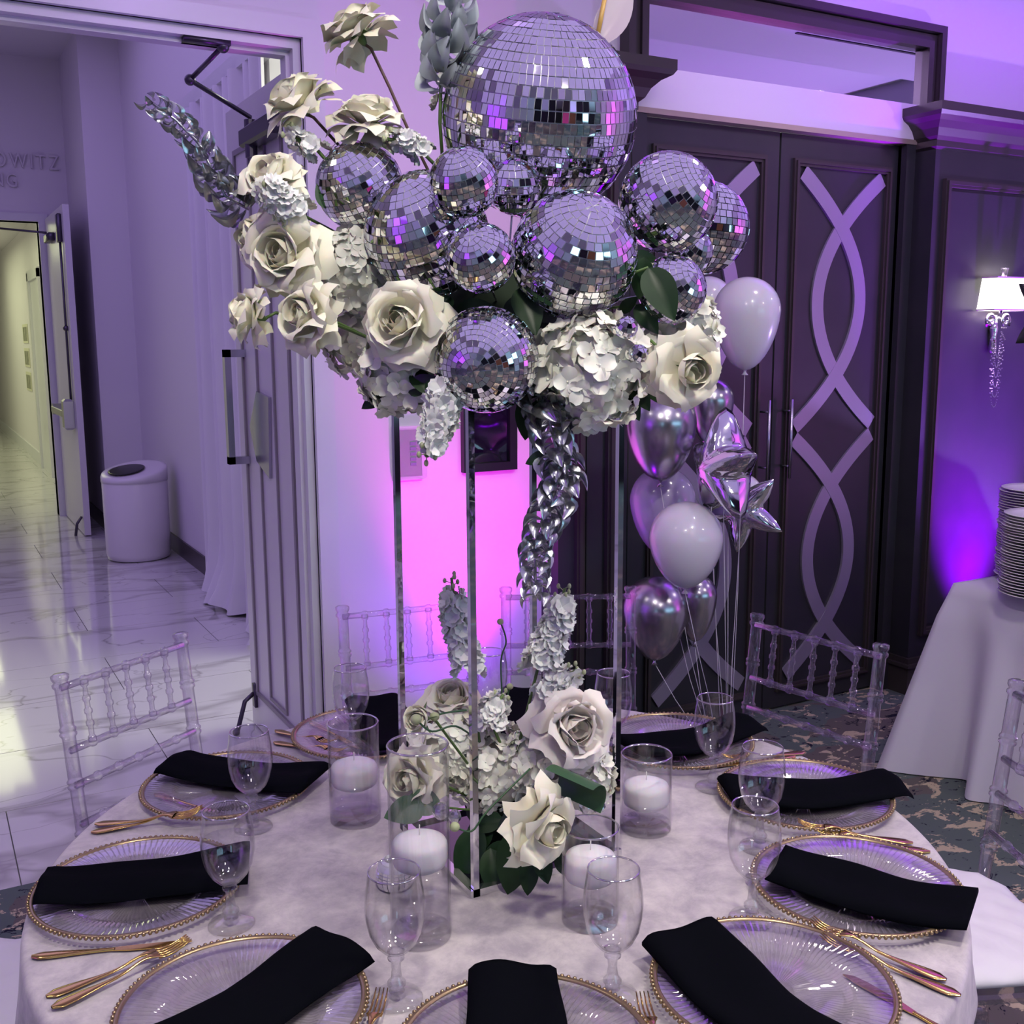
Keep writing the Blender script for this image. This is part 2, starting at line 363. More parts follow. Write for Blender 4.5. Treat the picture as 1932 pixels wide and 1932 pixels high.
def dup(root, Mx, label, group=None):
    kids = list(root.children)
    r = root.copy(); col.objects.link(r); r.matrix_basis = Mx; r['label'] = label
    if group: r['group'] = group
    for ch in kids:
        g = list(ch.children); c = ch.copy(); col.objects.link(c); c.parent = r
        for q in g: d = q.copy(); col.objects.link(d); d.parent = c
    return r
def TR(loc, rz=0.0): return Matrix.Translation(Vector(loc)) @ Matrix.Rotation(rz, 4, 'Z')

# ================================================================= THE ROOM
YW = 3.42      # plane of the white wall
YP = 3.30      # front of the dark wood wainscot
ZC = 3.22      # ceiling
# carpet floor
struct(MB().box((-6.2, -7.2, -0.06), (7.6, YW - 0.02, 0.0)).box((1.20, YW - 0.02, -0.06), (7.6, YW + 0.12, 0.0015)).build('floor', M['carpet'], smooth=False))
# marble lobby floor laid in tiles, joints recessed
sub = struct(MB().box((-3.2, YW - 0.02, -0.08), (4.4, 24.0, -0.012)).build('floor', M['joint'], smooth=False))
tme = {}
TX, TY, J = 1.20, 0.60, 0.004
for j in range(34):
    y0 = YW - 0.02 + j * TY
    if y0 > 23: break
    xs = -3.2 + ((j % 2) * 0.6) - 0.23
    for i in range(7):
        x0 = xs + i * TX; a, b = max(x0, -3.2), min(x0 + TX, 4.4)
        if b - a < 0.05: continue
        if y0 > 11.0 and (a > 1.4 or b < -1.2): continue
        if y0 > 5.7 and a > 1.8: continue
        key = round(b - a, 3)
        if key not in tme: tme[key] = MB().box((0, 0, -0.012), (b - a - J, TY - J, 0.0)).mesh('marble_tile', M['marble'], False)
        place('marble_tile', tme[key], sub, TR((a, y0, 0)))
# white wall with the lobby opening and the recessed double doors
OX0, OX1, OZ = -0.75, 1.155, 2.575          # lobby opening
DX0, DX1, DZ = 2.47, 3.86, 2.48             # double doors
wb = MB()
wb.box((-6.2, YW, 0), (OX0, YW + 0.12, ZC)); wb.box((OX0, YW, OZ), (OX1, YW + 0.12, ZC)); wb.box((OX1, YW, 0), (DX0, YW + 0.12, ZC))
wb.box((DX0, YW, DZ), (DX1, YW + 0.12, ZC)); wb.box((DX1, YW, 0), (7.6, YW + 0.12, ZC))
struct(wb.build('wall_back', M['wall'], smooth=False))
struct(MB().box((-6.3, -7.2, 0), (-6.2, YW, ZC)).build('wall_left', M['wall'], smooth=False))
struct(MB().box((7.6, -7.2, 0), (7.7, YW, ZC)).build('wall_right', M['wall'], smooth=False))
struct(MB().box((-6.2, -7.3, 0), (7.6, -7.2, ZC)).build('wall_front', M['black'], smooth=False))  # unseen wall made black so the mirror tiles reflect darkness
# tray ceiling: low border, recessed field over the right part (seen in the transom mirror)
cb = MB()
TX0, TX1, TY0, TY1 = 3.3, 6.6, -0.7, 1.9
cb.box((-6.2, -7.2, ZC), (TX0, YW, ZC + 0.1)); cb.box((TX1, -7.2, ZC), (7.6, YW, ZC + 0.1))
cb.box((TX0, -7.2, ZC), (TX1, TY0, ZC + 0.1)); cb.box((TX0, TY1, ZC), (TX1, YW, ZC + 0.1))
ce = struct(cb.build('ceiling', M['ceil'], smooth=False))
MB().box((TX0, TY0, ZC + 0.30), (TX1, TY1, ZC + 0.36)).build('tray_field', M['ceil'], ce, smooth=False)
t = MB()
t.box((TX0 - 0.02, TY0, ZC + 0.1), (TX0, TY1, ZC + 0.3)); t.box((TX1, TY0, ZC + 0.1), (TX1 + 0.02, TY1, ZC + 0.3))
t.box((TX0, TY0 - 0.02, ZC + 0.1), (TX1, TY0, ZC + 0.3)); t.box((TX0, TY1, ZC + 0.1), (TX1, TY1 + 0.02, ZC + 0.3))
t.build('tray_riser', M['ceil_shade'], ce, smooth=False)
v = MB()
for k in (0, 1): v.box((4.2, 2.35 + k * 0.05, ZC - 0.006), (5.6, 2.37 + k * 0.05, ZC + 0.002))
v.build('linear_vent', M['vent'], ce, smooth=False)
# glowing panels and bar behind the camera added for reflections in the mirror tiles
for i, (x, where) in enumerate([(-4.9, 'far left'), (1.9, 'second from the left'), (3.25, 'third from the left'), (4.6, 'fourth from the left'), (5.95, 'far right')]):
    o = MB().box((x, -7.18, 0.8), (x + 1.1, -7.12, 2.6)).build('added_emitter', M['emitter'], smooth=False)
    tag(o, 'pale cyan added screen behind the camera, ' + where, 'emitter', 'added glowing panels')
tag(MB().box((0.2, -7.15, 0.0), (2.6, -6.7, 1.1)).build('added_slab', M['warm_panel'], smooth=False), 'warm brown bar added on the far side of the room', 'slab')

# ---- lobby opening: casing, jamb
cs = MB()
CW = 0.055
cs.box((OX1, YW - 0.02, 0), (OX1 + CW + 0.012, YW + 0.14, OZ)); cs.box((OX0 - CW, YW - 0.02, 0), (OX0, YW + 0.14, OZ)); cs.box((OX0 - CW, YW - 0.02, OZ), (OX1 + CW + 0.012, YW + 0.14, OZ + CW))
cs.box((OX1 - 0.025, YW + 0.01, 0), (OX1, YW + 0.10, OZ - 0.03)); cs.box((OX0, YW + 0.01, OZ - 0.03), (OX1, YW + 0.10, OZ))
cs.box((OX1 - 0.038, YW + 0.045, 0), (OX1 - 0.025, YW + 0.099, OZ - 0.045)); cs.box((OX0, YW + 0.045, OZ - 0.045), (OX1 - 0.025, YW + 0.099, OZ - 0.03))
struct(cs.build('trim_1', M['trim'], smooth=False))
# ---- open door leaf
LX = 1.175; LY0, LY1, LZ = 3.575, 4.43, 2.53
d = struct(MB().box((LX, LY0, 0.01), (LX + 0.045, LY1, LZ)).build('door_1', M['door_white'], smooth=False))
g = MB()
def rect_mould(mb, x, y0, y1, z0, z1, wd=0.02, dp=0.008):
    mb.box((x - dp, y0, z0 + wd), (x, y0 + wd, z1 - wd)); mb.box((x - dp, y1 - wd, z0 + wd), (x, y1, z1 - wd))
    mb.box((x - dp, y0, z0), (x, y1, z0 + wd)); mb.box((x - dp, y0, z1 - wd), (x, y1, z1))
rect_mould(g, LX, LY0 + 0.13, LY1 - 0.10, 0.16, LZ - 0.16)
rect_mould(g, LX, LY0 + 0.33, LY1 - 0.30, 0.20, LZ - 0.20, 0.014)
g.build('door_moulding', M['groove'], d, smooth=False)
hp0, hp1 = onx(462, 662, LX), onx(468, 878, LX)
hy = 4.30
hz1 = onx(448, 660, LX - 0.06).z; hz0 = onx(455, 880, LX - 0.06).z
h = MB()
h.box((LX - 0.085, hy - 0.012, hz0), (LX - 0.06, hy + 0.025, hz1)); h.box((LX - 0.085, hy - 0.012, hz0), (LX, hy + 0.025, hz0 + 0.03)); h.box((LX - 0.085, hy - 0.012, hz1 - 0.03), (LX, hy + 0.025, hz1))
h.build('door_handle', M['steel'], d, smooth=False)
poly = [onx(x, y, LX - 0.012) for x, y in ((483, 738), (506, 750), (508, 903), (484, 870), (471, 805))]
pm = MB(); n = len(poly)
pm.add([(LX - 0.012, p.y, p.z) for p in poly] + [(LX, p.y, p.z) for p in poly], [tuple(range(n)), tuple(range(2 * n - 1, n - 1, -1))] + [((i + 1) % n, i, n + i, n + (i + 1) % n) for i in range(n)])
pm.build('diamond_plate', M['steel'], d, smooth=False)
for hz in (2.20, 1.62, 0.93, 0.14):
    hb = MB(); hb.box((LX + 0.004, LY0 - 0.004, hz - 0.06), (LX + 0.043, LY0, hz + 0.06)); hb.lathe([(0.009, hz - 0.06), (0.009, hz + 0.06)], 10, Matrix.Translation((LX - 0.01 + 0.07, LY0 - 0.02, 0)))
    hb.box((LX + 0.043, LY0 - 0.02, hz - 0.06), (LX + 0.06, LY0 - 0.012, hz + 0.06))
    hb.build('hinge', M['dark_metal'], d, smooth=False)
ks = MB(); ks.tube([(LX - 0.01, 4.36, 0.16), (LX - 0.05, 4.36, 0.13), (LX - 0.09, 4.33, 0.03), (LX - 0.10, 4.33, 0.0)], 0.010, 8); ks.ball((LX - 0.10, 4.33, 0.012), 0.016)
ks.box((LX - 0.012, 4.34, 0.10), (LX, 4.38, 0.20)); ks.build('kick_stop', M['dark_metal'], d)
# door closer
pc = onx(470, 205, LX - 0.04)
cl = MB(); cl.box((LX - 0.065, 3.66, 2.33), (LX, 4.02, 2.40), bev=0.01); cl.lathe([(0.022, 2.29), (0.022, 2.42)], 12, Matrix.Translation((LX - 0.04, 3.95, 0)))
cl.build('closer_body', M['dark_metal'], d, smooth=False)
ar = MB(); A = Vector((LX - 0.04, 3.95, 2.43)); B = ony(357, 122, 3.62); B.z = 2.46; Cc = ony(420, 75, YW + 0.03); Cc.z = OZ - 0.045
ar.tube([A, B], 0.009, 6); ar.tube([B, Cc], 0.008, 6); ar.ball(B, 0.018); ar.ball(Cc, 0.02); ar.box((Cc.x - 0.12, Cc.y - 0.02, OZ - 0.045), (Cc.x + 0.02, Cc.y + 0.03, OZ - 0.03))
ar.build('closer_arm', M['dark_metal'], d)

# ---- dark wood wainscot either side of the double doors
def moulding_rect(mb, x0, x1, z0, z1, y, wd=0.035, dp=0.02):
    for (a, b, q, e) in ((0, wd, 0, dp), (0.009, wd - 0.011, dp, dp + 0.008)):
        X0, X1, Z0, Z1 = x0 + a, x1 - a, z0 + a, z1 - a; w_2 = b - a
        mb.box((X0, y - e, Z0), (X1, y - q, Z0 + w_2)); mb.box((X0, y - e, Z1 - w_2), (X1, y - q, Z1))
        mb.box((X0, y - e, Z0 + w_2), (X0 + w_2, y - q, Z1 - w_2)); mb.box((X1 - w_2, y - e, Z0 + w_2), (X1, y - q, Z1 - w_2))
def wainscot(name, x0, x1, panels, face, left_end=True, right_end=True):
    b = MB(); b.box((x0, YP, 0), (x1, YW, 2.50)); o = struct(b.build(name, M['wood'], smooth=False))
    for k, (a, c) in enumerate(panels):
        pmb = MB(); moulding_rect(pmb, a, c, 0.27, 2.32, YP); pmb.build('panel_moulding', M['wood2'], o, smooth=False)
        MB().box((a + 0.05, YP - 0.006, 0.32), (c - 0.05, YP, 2.27)).build('panel', M['wood'], o, smooth=False)
    # crown: stepped ogee, mitred at its ends
    cr = MB(); prof = [(0.0, 2.44), (0.018, 2.45), (0.018, 2.475), (0.035, 2.49), (0.05, 2.52), (0.075, 2.545), (0.105, 2.56), (0.115, 2.575), (0.115, 2.61), (0.0, 2.61)]
    pts = []
    L = (lambda p: x0 - p) if left_end else (lambda p: x0); R = (lambda p: x1 + p) if right_end else (lambda p: x1)
    for p, z in prof: pts.append([(L(p), YW, z), (L(p), YP - p, z), (R(p), YP - p, z), (R(p), YW, z)])
    vs = [q for row in pts for q in row]; fs = []
    for k in range(len(prof) - 1):
        for i in range(3): a = k * 4 + i; fs.append((a, a + 1, a + 5, a + 4))
    k = (len(prof) - 1) * 4; 
    cr.add(vs, fs); cr.add([(L(0.115), YW, 2.61), (L(0.115), YP - 0.115, 2.61), (R(0.115), YP - 0.115, 2.61), (R(0.115), YW, 2.61)], [(0, 1, 2, 3)])
    cr.build('crown', M['wood2'], o, smooth=False)
    bs = MB()
    for (p, za, zb) in ((0.022, 0.0, 0.13), (0.034, 0.13, 0.145), (0.016, 0.145, 0.17)): bs.box((x0 - p, YP - p, za), (x1 + p, YW, zb))
    bs.build('base', M['wood2'], o, smooth=False)
    return o
wainscot('wall_panelling_left', 2.03, 2.335, [(2.10, 2.27)], None)
wainscot('wall_panelling_right', 3.935, 7.55, [(3.99, 4.95), (5.05, 6.1), (6.2, 7.3)], None, right_end=False)
# casing, header, transom mirror
cs = MB(); cs.box((DX0 - 0.065, YW - 0.03, 0), (DX0, YW + 0.05, DZ + 0.0)); cs.box((DX1, YW - 0.03, 0), (DX1 + 0.055, YW + 0.05, DZ)); struct(cs.build('trim_2', M['wood'], smooth=False))
struct(MB().box((DX0 - 0.065, YW - 0.035, DZ - 0.012), (DX1 + 0.055, YW + 0.02, DZ + 0.008)).build('trim_3', M['gold_trim'], smooth=False))
hd = MB(); hd.box((2.345, YW - 0.03, DZ + 0.008), (3.93, YW, 2.635)); struct(hd.build('trim_4', M['wall'], smooth=False))
mr = thing('transom_mirror', 'wide mirror in a dark moulded frame above the double doors', 'mirror', (3.2, YW, 2.635))
MB().box((-0.74, -0.012, 0.0), (0.75, 0, 0.245)).build('mirror_pane', M['mirror'], mr, smooth=False)
fb = MB()
for (p, i) in ((0.05, 0.0), (0.035, 0.03), (0.06, 0.065)):
    a0, a1, z1 = -0.74 - i, 0.745 + i, 0.235 + i
    fb.box((a0 - 0.03, -p, 0), (a0, 0, z1)); fb.box((a1, -p, 0), (a1 + 0.03, 0, z1)); fb.box((a0 - 0.03, -p, z1), (a1 + 0.03, 0, z1 + 0.03))
fb.build('mirror_frame', M['wood2'], mr, smooth=False)
# double doors with interlaced ribbon inlay
def ribbon(mb, cx, sgn, zm, half=0.528, b=0.125, k=1.285, w=0.033, clip=0.250):
    P = []
    for i in range(33):
        z = zm - half + 2 * half * i / 32; x = sgn * (b - k * (z - zm) ** 2); P.append((x, z))
    vs = []; fs = []
    for i, (x, z) in enumerate(P):
        dx = -sgn * 2 * k * (z - zm); l = math.hypot(dx, 1); nx, nz = 1 / l, -dx / l
        for q in (-1, 1):
            for y in (0.0, -0.010 - (sgn > 0) * 0.0012): vs.append((cx + max(-clip, min(clip, x + q * w * nx)), y, z + q * w * nz))
    for i in range(32):
        a = i * 4; fs += [(a + 1, a + 3, a + 7, a + 5), (a, a + 1, a + 5, a + 4), (a + 3, a + 2, a + 6, a + 7)]
    mb.add(vs, fs, Matrix.Translation((0, YD, 0)))
YD = YW + 0.015
for di, (x0, x1) in enumerate(((DX0 + 0.002, 3.168), (3.178, DX1 - 0.002))):
    d = struct(MB().box((x0, YD, 0.012), (x1, YD + 0.045, DZ - 0.014)).build('door_%d' % (di + 2), M['wood'], smooth=False))
    cx = (x0 + x1) / 2 + (0.01 if di else -0.01)
    mm = MB(); moulding_rect(mm, cx - 0.285, cx + 0.285, 0.085, 2.37, YD, 0.03, 0.014); mm.build('door_moulding', M['wood2'], d, smooth=False)
    for zm in (1.79, 0.684):
        for sg in (-1, 1):
            rb = MB(); ribbon(rb, cx, sg, zm); rb.build('ribbon_inlay', M['ribbon'], d, smooth=False)
    hx = 3.11 if di == 0 else 3.235
    hb = MB(); hb.tube([(hx, YD - 0.055, 1.05), (hx, YD - 0.055, 1.385)], 0.007, 10); hb.tube([(hx, YD, 1.10), (hx, YD - 0.055, 1.10)], 0.005, 8); hb.tube([(hx, YD, 1.335), (hx, YD - 0.055, 1.335)], 0.005, 8)
    hb.build('door_handle', M['steel'], d)
# black picture frame and alarm cover on the white wall
p0, p1 = ony(868, 740, YW), ony(970, 884, YW)
pf = thing('picture_frame', 'black framed picture under glass on the white wall lit magenta', 'picture', ((p0.x + p1.x) / 2, YW, p1.z))
W2 = (p1.x - p0.x) / 2; HH = p0.z - p1.z
fb = MB(); fw = 0.03
for a, b, c, e in ((-W2, W2, 0, fw), (-W2, W2, HH - fw, HH), (-W2, -W2 + fw, fw, HH - fw), (W2 - fw, W2, fw, HH - fw)): fb.box((a, -0.025, c), (b, 0, e))
fb.build('frame', M['black'], pf, smooth=False)
MB().grid(lambda u, v: (-W2 + fw + u * (2 * W2 - 2 * fw), -0.012 - 0.003 * math.sin(v * 9) * math.sin(u * PI), fw + v * (HH - 2 * fw)), 8, 16).build('picture_glass', M['picture_glass'], pf)
p0, p1 = ony(738, 805, YW), ony(796, 903, YW)
ab = thing('alarm_cover', 'clear plastic cover box over a lilac wall panel beside the left stand pole', 'alarm', ((p0.x + p1.x) / 2, YW, p1.z))
W2 = (p1.x - p0.x) / 2; HH = p0.z - p1.z
MB().box((-W2, -0.012, 0), (W2, 0, HH)).build('back_plate', M['trim'], ab, smooth=False)
MB().box((-W2 + 0.006, -0.055, 0.006), (W2 - 0.004, -0.012, HH - 0.006), bev=0.006).build('cover', M['plastic_clear'], ab, smooth=False)
lt = MB()
for k in range(5): lt.box((0.008, -0.0135, 0.05 + k * 0.018), (0.030, -0.012, 0.06 + k * 0.018))
lt.build('printed_mark', M['red'], ab, smooth=False)

# ---- wall sconce
sp = ony(1870, 587, YP - 0.006); sx, sz = sp.x, sp.z
s = thing('wall_sconce', 'lit cream wall sconce with crystal chains on the dark panel', 'lamp', (sx, YP - 0.006, sz))
top = hgt(Vector((sx, YP - 0.07, sz)), 523) - sz
shp = MB(); shp.add([(-0.118, -0.012, 0), (0.118, -0.012, 0), (0.118, -0.105, 0), (-0.118, -0.105, 0), (-0.095, -0.015, top), (0.095, -0.015, top), (0.095, -0.095, top), (-0.095, -0.095, top)], [(1, 0, 4, 5), (2, 1, 5, 6), (3, 2, 6, 7), (0, 3, 7, 4)])
shp.build('lamp_shade', M['shade'], s, smooth=False)
tr = MB()
for zz, hw, y1 in ((0, 0.119, 0.106), (top - 0.006, 0.096, 0.096)):
    tr = MB(); tr.box((-hw, -y1, zz), (hw, -y1 + 0.004, zz + 0.007)); tr.box((-hw, -y1 + 0.004, zz), (-hw + 0.004, -0.012, zz + 0.007)); tr.box((hw - 0.004, -y1 + 0.004, zz), (hw, -0.012, zz + 0.007)); tr.build('shade_trim', M['shade_trim'], s, smooth=False)

MB().lathe([(0.010, top - 0.02), (0.012, top), (0.020, top + 0.035), (0.0205, top + 0.04), (0.01, top + 0.042)], 12, Matrix.Translation((0, -0.055, 0))).build('glass_finial', M['crystal'], s)
MB().lathe([(0.008, -0.01), (0.008, top)], 8, Matrix.Translation((0, -0.05, 0))).build('lamp_tube', M['chrome'], s)
for sg in (-1, 1):
    pts = [(sg * 0.01, -0.03, -0.03)]
    for k in range(18): a = -0.6 + k * 0.42; rr = 0.036 - k * 0.0015; pts.append((sg * (0.05 + rr * math.cos(a) * 0.9), -0.04, -0.045 + rr * math.sin(a)))
    MB().tube(pts, 0.008, 8).build('scroll_arm', M['chrome'], s)
bk = MB(); bk.lathe([(0.012, -0.19), (0.02, -0.17), (0.014, -0.12), (0.02, -0.08), (0.012, -0.02)], 12, Matrix.Translation((0, -0.02, 0))); bk.build('backplate', M['chrome'], s)
for k in range(6):
    cm = MB(); hw = 0.052 - k * 0.006; dp = 0.36 - k * 0.045; N = 34
    for i in range(N):
        u = -1 + 2 * i / (N - 1); cm.ball((u * hw * (1 if abs(u) > 0.3 else 1), -0.045, -0.075 - dp * (1 - abs(u) ** 2.6)), 0.0042, 5, 4)
    tag(cm.build('bead_chain', M['crystal'], s, smooth=False), kind=None)
lamp('sconce_bulb', 'POINT', (sx, YP - 0.06, sz + 0.10), (1.0, 0.90, 0.85), 5, 0.02)

# ================================================================= LOBBY
LW = 1.72; LZC = 4.15; BY = 10.9; FX = 1.40; FY = 9.75
def w_(name, lo, hi, m=M['wall']): return struct(MB().box(lo, hi).build(name, m, smooth=False))
w_('wall_lobby_right', (LW, 5.6, 0), (LW + 0.15, FY, LZC))
w_('wall_lobby_corner', (FX, FY, 0), (LW + 0.15, BY + 0.2, LZC))
w_('wall_side_hall', (1.85, 5.6, 0), (4.4, 5.75, LZC)); w_('wall_side_end', (4.4, YW + 0.12, 0), (4.5, 5.75, LZC))
CX0, CX1, CZ = -1.0, 1.13, 2.72
lb = MB(); lb.box((-3.3, BY, 0), (CX0, BY + 0.15, LZC)); lb.box((CX0, BY, CZ), (CX1, BY + 0.15, LZC)); lb.box((CX1, BY, 0), (FX, BY + 0.15, LZC)); struct(lb.build('wall_lobby_back', M['wall'], smooth=False))
w_('wall_lobby_left', (-3.3, YW + 0.12, 0), (-3.2, BY, LZC))
w_('ceiling_lobby', (-3.3, YW + 0.12, LZC), (4.5, BY + 0.2, LZC + 0.1), M['ceil'])
tr = MB(); tr.box((CX0 - 0.08, BY - 0.02, 0), (CX0, BY + 0.17, CZ + 0.07)); tr.box((CX1, BY - 0.02, 0), (CX1 + 0.08, BY + 0.17, CZ + 0.07)); tr.box((CX0, BY - 0.02, CZ), (CX1, BY + 0.17, CZ + 0.07)); struct(tr.build('trim_5', M['trim'], smooth=False))
bb = MB(); bb.box((LW - 0.015, 5.6, 0), (LW, FY, 0.13)); bb.box((FX, FY - 0.015, 0), (LW, FY, 0.13)); bb.box((FX - 0.015, FY, 0), (FX, BY, 0.13)); struct(bb.build('baseboard_lobby', M['wood2'], smooth=False))
# soffit band over the curtain
struct(MB().box((LW - 0.10, 5.2, 3.05), (LW, 7.35, 3.13)).build('trim_6', M['trim'], smooth=False))
# corridor
w_('wall_corridor_right', (1.45, BY + 0.15, 0), (1.55, 23, 3.1)); w_('wall_corridor_left', (-1.3, BY + 0.15, 0), (-1.2, 23, 3.1)); w_('wall_corridor_end', (-1.3, 23, 0), (1.55, 23.1, 3.1)); w_('ceiling_corridor', (-1.3, BY + 0.15, 3.1), (1.55, 23.1, 3.2), M['ceil'])
bb = MB(); bb.box((1.43, BY + 0.15, 0), (1.45, 14.0, 0.16)); bb.box((1.43, 15.4, 0), (1.45, 23, 0.16)); struct(bb.build('baseboard_corridor', M['trim'], smooth=False))
tr = MB(); tr.box((1.40, 14.0, 0), (1.47, 14.12, 2.5)); tr.box((1.40, 15.2, 0), (1.47, 15.32, 2.5)); tr.box((1.40, 14.0, 2.4), (1.47, 15.32, 2.52)); struct(tr.build('trim_7', M['trim'], smooth=False))
struct(MB().box((1.43, 14.12, 0), (1.46, 15.2, 2.4)).build('door_5', M['trim'], smooth=False))
k = 0
for zz in (1.75, 1.42, 1.09):
    for yy in (13.2, 16.5):
        f = thing('wall_notice', ['upper', 'middle', 'lower'][int((1.8 - zz) / 0.33)] + ' printed notice on the corridor wall ' + ('before' if yy < 14 else 'beyond') + ' the white door frame', 'notice', (1.45, yy, zz))
        MB().box((-0.01, -0.35, -0.13), (0, 0.35, 0.13)).build('sheet', M['paper'], f, smooth=False)
        mk = MB()
        for i in range(7): mk.box((-0.012, -0.30 + i * 0.09, -0.10), (-0.010, -0.27 + i * 0.09 + 0.02 * (i % 3), 0.09))
        mk.build('printed_mark', M['print'], f, smooth=False)
# lobby door, open
d = struct(MB().box((1.185, 9.60, 0.01), (1.235, 10.86, 2.74)).build('door_4', M['door_white'], smooth=False))
pb = MB(); pb.box((1.10, 9.85, 1.00), (1.12, 10.65, 1.06), bev=0.005); pb.box((1.10, 9.72, 0.90), (1.185, 9.86, 1.16), bev=0.02); pb.box((1.11, 10.60, 0.98), (1.185, 10.68, 1.08)); pb.build('panic_bar', M['steel'], d, smooth=False)
vr = MB(); vr.tube([(1.17, 9.78, 1.1), (1.17, 9.76, 2.55)], 0.010, 6); vr.box((1.15, 9.71, 2.45), (1.185, 9.82, 2.68), bev=0.008); vr.ball((1.17, 9.77, 1.75), 0.025); vr.build('latch_rod', M['dark_metal'], d)
cl = MB(); cl.box((1.13, 10.2, 2.50), (1.185, 10.55, 2.57), bev=0.008); cl.tube([(1.15, 10.5, 2.59), (0.95, 10.7, 2.62), (0.70, 10.85, 2.65)], 0.010, 6); cl.box((0.55, 10.80, 2.58), (0.72, 10.88, 2.68)); cl.build('door_closer', M['dark_metal'], d)
ks = MB(); ks.tube([(1.18, 9.70, 0.16), (1.14, 9.70, 0.10), (1.12, 9.68, 0.0)], 0.012, 6); ks.build('kick_stop', M['dark_metal'], d)
# lettering on the lobby wall
def word(txt, right_px, ybot, ytop, nm):
    pr = ony(right_px, (ybot + ytop) / 2, BY - 0.02); zb = ony(right_px, ybot, BY - 0.02).z; zt = ony(right_px, ytop, BY - 0.02).z
    hgt_ = zt - zb; T = thing('wall_lettering', nm, 'lettering', (pr.x, BY - 0.005, zb)); x = 0.0; items = []
    for ch in txt:
        cu = bpy.data.curves.new('letter', 'FONT'); cu.body = ch; cu.size = hgt_ / 0.72; cu.extrude = 0.012
        o = bpy.data.objects.new('tmp', cu); me = bpy.data.meshes.new_from_object(o)
        me.materials.clear(); me.materials.append(M['letter'])
        me.transform(Matrix.Diagonal((0.76, 1, 1, 1))); xs = [v_.co.x for v_ in me.vertices]; items.append((me, min(xs), max(xs))); bpy.data.objects.remove(o)
    tot = sum(b - a for _, a, b in items) + 0.03 * (len(items) - 1); x = -tot
    for me, a, b in items:
        place('letter', me, T, Matrix.Translation((x - a, -0.013, 0)) @ Matrix.Rotation(PI / 2, 4, 'X')); x += b - a + 0.03
word('OWITZ', 111, 321, 293, 'grey raised letters reading OWITZ on the lobby wall, upper line')
word('NG', 31, 353, 326, 'grey raised letters reading NG on the lobby wall, lower line')
# trash can
pb_ = onz(270, 1058, 0); r_ = 0.235
tcn = thing('trash_can', 'tall off white round trash can against the lobby wall', 'bin', (pb_.x, pb_.y + 0.15, 0))
ht = hgt(Vector((pb_.x, pb_.y + 0.15, 0)), 872)
MB().lathe([(0.20, 0), (0.225, 0.01), (0.235, 0.05), (0.238, ht * 0.8), (0.236, ht * 0.80 + 0.004), (0.242, ht * 0.80 + 0.008)], 36).build('bin_body', M['can'], tcn)
lid = MB(); n = 36
lid.lathe([(0.242, ht * 0.80 + 0.008), (0.242, ht - 0.07), (0.235, ht - 0.055), (0.20, ht - 0.05), (0.0001, ht - 0.045)], 36)
for i, vv in enumerate(lid.v):
    if vv[2] > ht - 0.1: lid.v[i] = (vv[0], vv[1], vv[2] + 0.035 * (vv[0] + vv[1]) / 0.24 * 1.0)
lid.build('lid', M['can'], tcn)
MB().lathe([(0.13, 0), (0.135, 0.004), (0.12, 0.006)], 24, Matrix.Translation((-0.06, -0.03, ht - 0.052)) @ Matrix.Rotation(-0.14, 4, 'Y') @ Matrix.Rotation(0.14, 4, 'X')).build('opening', M['black'], tcn)  # black disc stands in for the shade inside the lid hole
# curtain
def curt(u, v_):
    y = 5.35 + 1.75 * u + 0.02 * math.sin(v_ * 3 + u * 9); z = 3.05 * v_
    fl = 0.0
    if v_ < 0.10: fl = (0.10 - v_) * 1.3
    x = LW - 0.09 - 0.030 * math.sin(u * 60 + 1.2 * math.sin(v_ * 2)) - 0.015 * math.sin(u * 23) - fl * (0.5 + 0.5 * math.sin(u * 11)) 
    return (x, y, max(z, 0.01 + 0.02 * (1 + math.sin(u * 31))))
tag(MB().grid(curt, 140, 24).build('curtain', M['curtain']), 'sheer white floor length curtain pooling on the marble lobby floor', 'curtain')

# ================================================================= TABLE
TC = Vector((0.836, 1.558, 0)); TZ = 0.760; RTB = 0.768
def pol(a, r, z=TZ): a = math.radians(a); return Vector((TC.x + r * math.cos(a), TC.y + r * math.sin(a), z))
tb = thing('round_table', 'round banquet table under the off white crushed velvet cloth', 'table', TC)
MB().lathe([(0.74, 0.71), (0.75, 0.715), (0.75, 0.742), (0.74, 0.745)], 48).build('tabletop', M['warm_panel'], tb)
for a in range(4):
    MB().tube([(0.5 * math.cos(a * PI / 2 + .4), 0.5 * math.sin(a * PI / 2 + .4), 0), (0.42 * math.cos(a * PI / 2 + .4), 0.42 * math.sin(a * PI / 2 + .4), 0.71)], 0.016, 8).build('leg', M['steel'], tb)
